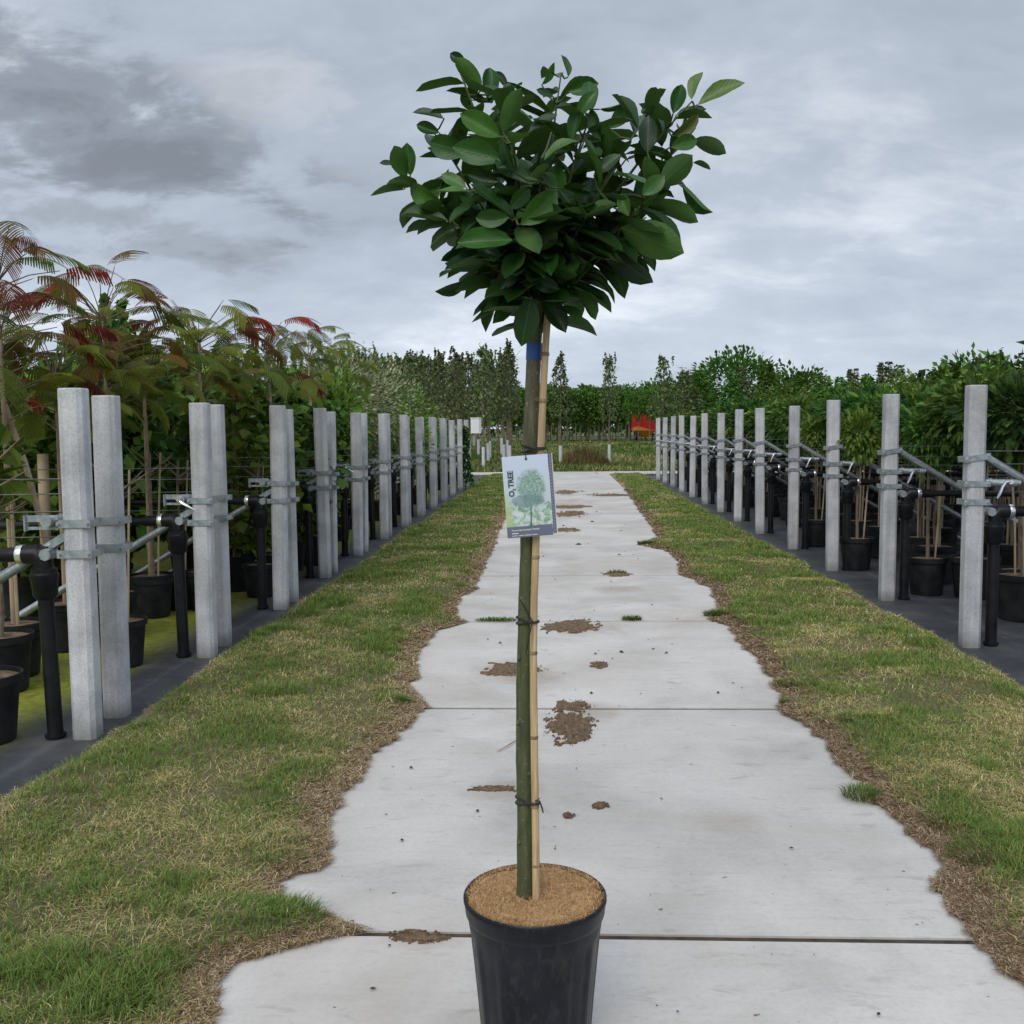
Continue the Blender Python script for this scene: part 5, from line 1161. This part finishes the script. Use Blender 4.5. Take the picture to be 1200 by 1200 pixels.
# broad background trees
def broad(px, Y, ztop, rx, label, seed, cols=G_farl, n=2600, leaf=0.32, name='broad_tree'):
    rz = ztop * 0.42; t = thing(name, label, 'tree', (cx_at(px, Y), Y, -0.05), random.random() * 6.28)
    P, Nn = ell(n, rx, rz, ztop - rz, seed, 0.45, 0.45)
    link('crown', cloud('crown', P, Nn, leaf, 0.6, cols, seed, 0.2, 0.6, 0.7), t, M_farleaf); link('trunk', stem('trunk', ztop * 0.7, 0.16, 0.05, 9, ztop * 0.25, rx * 0.6, seed), t)
broad(862, 66, 6.1, 3.4, 'large dome-shaped green tree rising above the right hedge line', 81, n=4200)
broad(808, 74, 4.9, 2.6, 'broad tree left of the large dome-shaped tree', 82)
broad(770, 112, 6.2, 3.0, 'broad tree behind the red trailer', 83, n=1800, leaf=.45)
broad(735, 114, 5.6, 2.8, 'broad tree behind the middle lone slender tree', 84, n=1800, leaf=.45)
broad(690, 116, 5.2, 3.0, 'low broad tree behind the gap between left and middle lone trees', 85, n=1800, leaf=.45)
broad(640, 118, 6.0, 3.4, 'broad tree hidden behind the trunk and left lone tree', 86, n=1800, leaf=.45)
broad(930, 60, 4.6, 2.6, 'broad tree right of the large dome-shaped tree', 87)
broad(1140, 48, 4.4, 2.2, 'broad tree at the far right skyline', 88)
pc_ = [cloud('crown', *column(1300, lambda t: 0.62 * (1 - 0.85 * t) + 0.05, 0.5, 3.5, s, 0.6), 0.15, 0.5, G_farl if s % 2 else G_far, s, 0.2, 0.6, 0.7) for s in (91, 92, 93)]
i = 0
for Y, a, b, st in ((30, 800, 1260, 26), (40, 810, 1240, 19)):
    for px in range(a, b, st):
        i += 1; t = thing('pointed_tree', f'pointed green tree on the right skyline, {ordw((px - a) // st)} from the left in its {"front" if Y == 30 else "rear"} line', 'tree', (cx_at(px + random.uniform(-7, 7), Y), Y + random.uniform(-2, 2), -0.05), random.random() * 6.28, f'pointed trees on the right skyline, {"front" if Y == 30 else "rear"} line')
        s = random.uniform(0.68, 0.92) * (1.12 if Y == 40 else 0.95); t.scale = (1.05, 1.05, s); link('crown', pc_[i % 3], t, M_farleaf); link('trunk', fs_col[i % 2], t).scale = (1, 1, 0.8)
# brown clump of tall dead grass beside the crossing path
n = 1500; a = RNG.random(n) * 6.283; q = np.sqrt(RNG.random(n)); c0 = gp(686, 547)
BR = np.array([(0.20, 0.13, 0.065), (0.28, 0.20, 0.10), (0.14, 0.10, 0.05), (0.15, 0.17, 0.06)])
gb = blades(c0.x + q * np.cos(a) * 0.75, c0.y + .6 + q * np.sin(a) * 0.5, np.full(n, -0.05), (0.35 + 0.6 * RNG.random(n)) * (1.1 - .65 * q ** 2), np.full(n, 0.02), RNG.random(n) * 6.283, 0.2 + 0.5 * RNG.random(n), BR[RNG.integers(0, 4, n)])
tag(link('grass_clump', mesh_np('grass_clump', *gb), mat=M_litter), 'brown clump of tall dead grass beyond the crossing path', 'grass clump')

# ------------------------------------------------------------------ red trailer at the far edge of the field
M_red = None
def wave_mat():
    mm, t, b = new_mat('red_orange_side'); v = coords(t, 'Object'); sp = N(t, 'ShaderNodeSeparateXYZ'); t.links.new(v, sp.inputs[0])
    h = math_n(t, 'ADD', sp.outputs[2], math_n(t, 'MULTIPLY', math_n(t, 'SINE', math_n(t, 'MULTIPLY', sp.outputs[0], 2.4)), 0.14))
    c = ramp_n(t, math_n(t, 'MULTIPLY', h, 0.4), [(0.0, (0.75, 0.27, 0.03)), (0.44, (0.78, 0.30, 0.04)), (0.47, (0.62, 0.020, 0.030)), (1.0, (0.66, 0.024, 0.04))])
    t.links.new(c, b.inputs['Base Color']); b.inputs['Roughness'].default_value = 0.4; return mm
TYr = 87.5; b0 = pp(756, 513, TYr)
tr_ = thing('trailer', 'red and orange farm trailer parked behind the far tree stems', 'trailer', (b0.x, TYr, -0.05))
m = MB(); m.add([(-1.1, -0.8, 0.95), (1.1, -0.8, 0.95), (1.1, 0.8, 0.95), (-1.1, 0.8, 0.95), (-1.15, -0.9, 2.25), (1.15, -0.9, 2.25), (1.15, 0.9, 2.25), (-1.15, 0.9, 2.25)], [(0, 3, 2, 1), (4, 5, 6, 7), (0, 1, 5, 4), (1, 2, 6, 5), (2, 3, 7, 6), (3, 0, 4, 7)])
m.add([(-0.85, -0.7, 0.95), (0.85, -0.7, 0.95), (0.85, 0.7, 0.95), (-0.85, 0.7, 0.95), (-0.2, -0.3, 0.40), (0.3, -0.3, 0.40), (0.3, 0.3, 0.40), (-0.2, 0.3, 0.40)], [(4, 7, 6, 5), (0, 1, 5, 4), (1, 2, 6, 5), (2, 3, 7, 6), (3, 0, 4, 7)])
link('hopper', m.mesh('hopper', wave_mat()), tr_)
for x in (-0.75, 0.98):
    m = MB(); m.tube([(x - .14, -0.95, 0.45), (x + .14, -0.95, 0.45)], 0.45, 20); w = link('wheel', m.mesh('wheel', M_black, True), tr_)
    m = MB(); m.tube([(x - .15, -0.95, 0.45), (x + .15, -0.95, 0.45)], 0.2, 14); link('rim', m.mesh('rim', M_galv, True), w)
m = MB(); m.box((0.1, -0.2, 0.62), (2.0, 0.12, 0.12)); link('axle', m.mesh('axle', M_black), tr_)
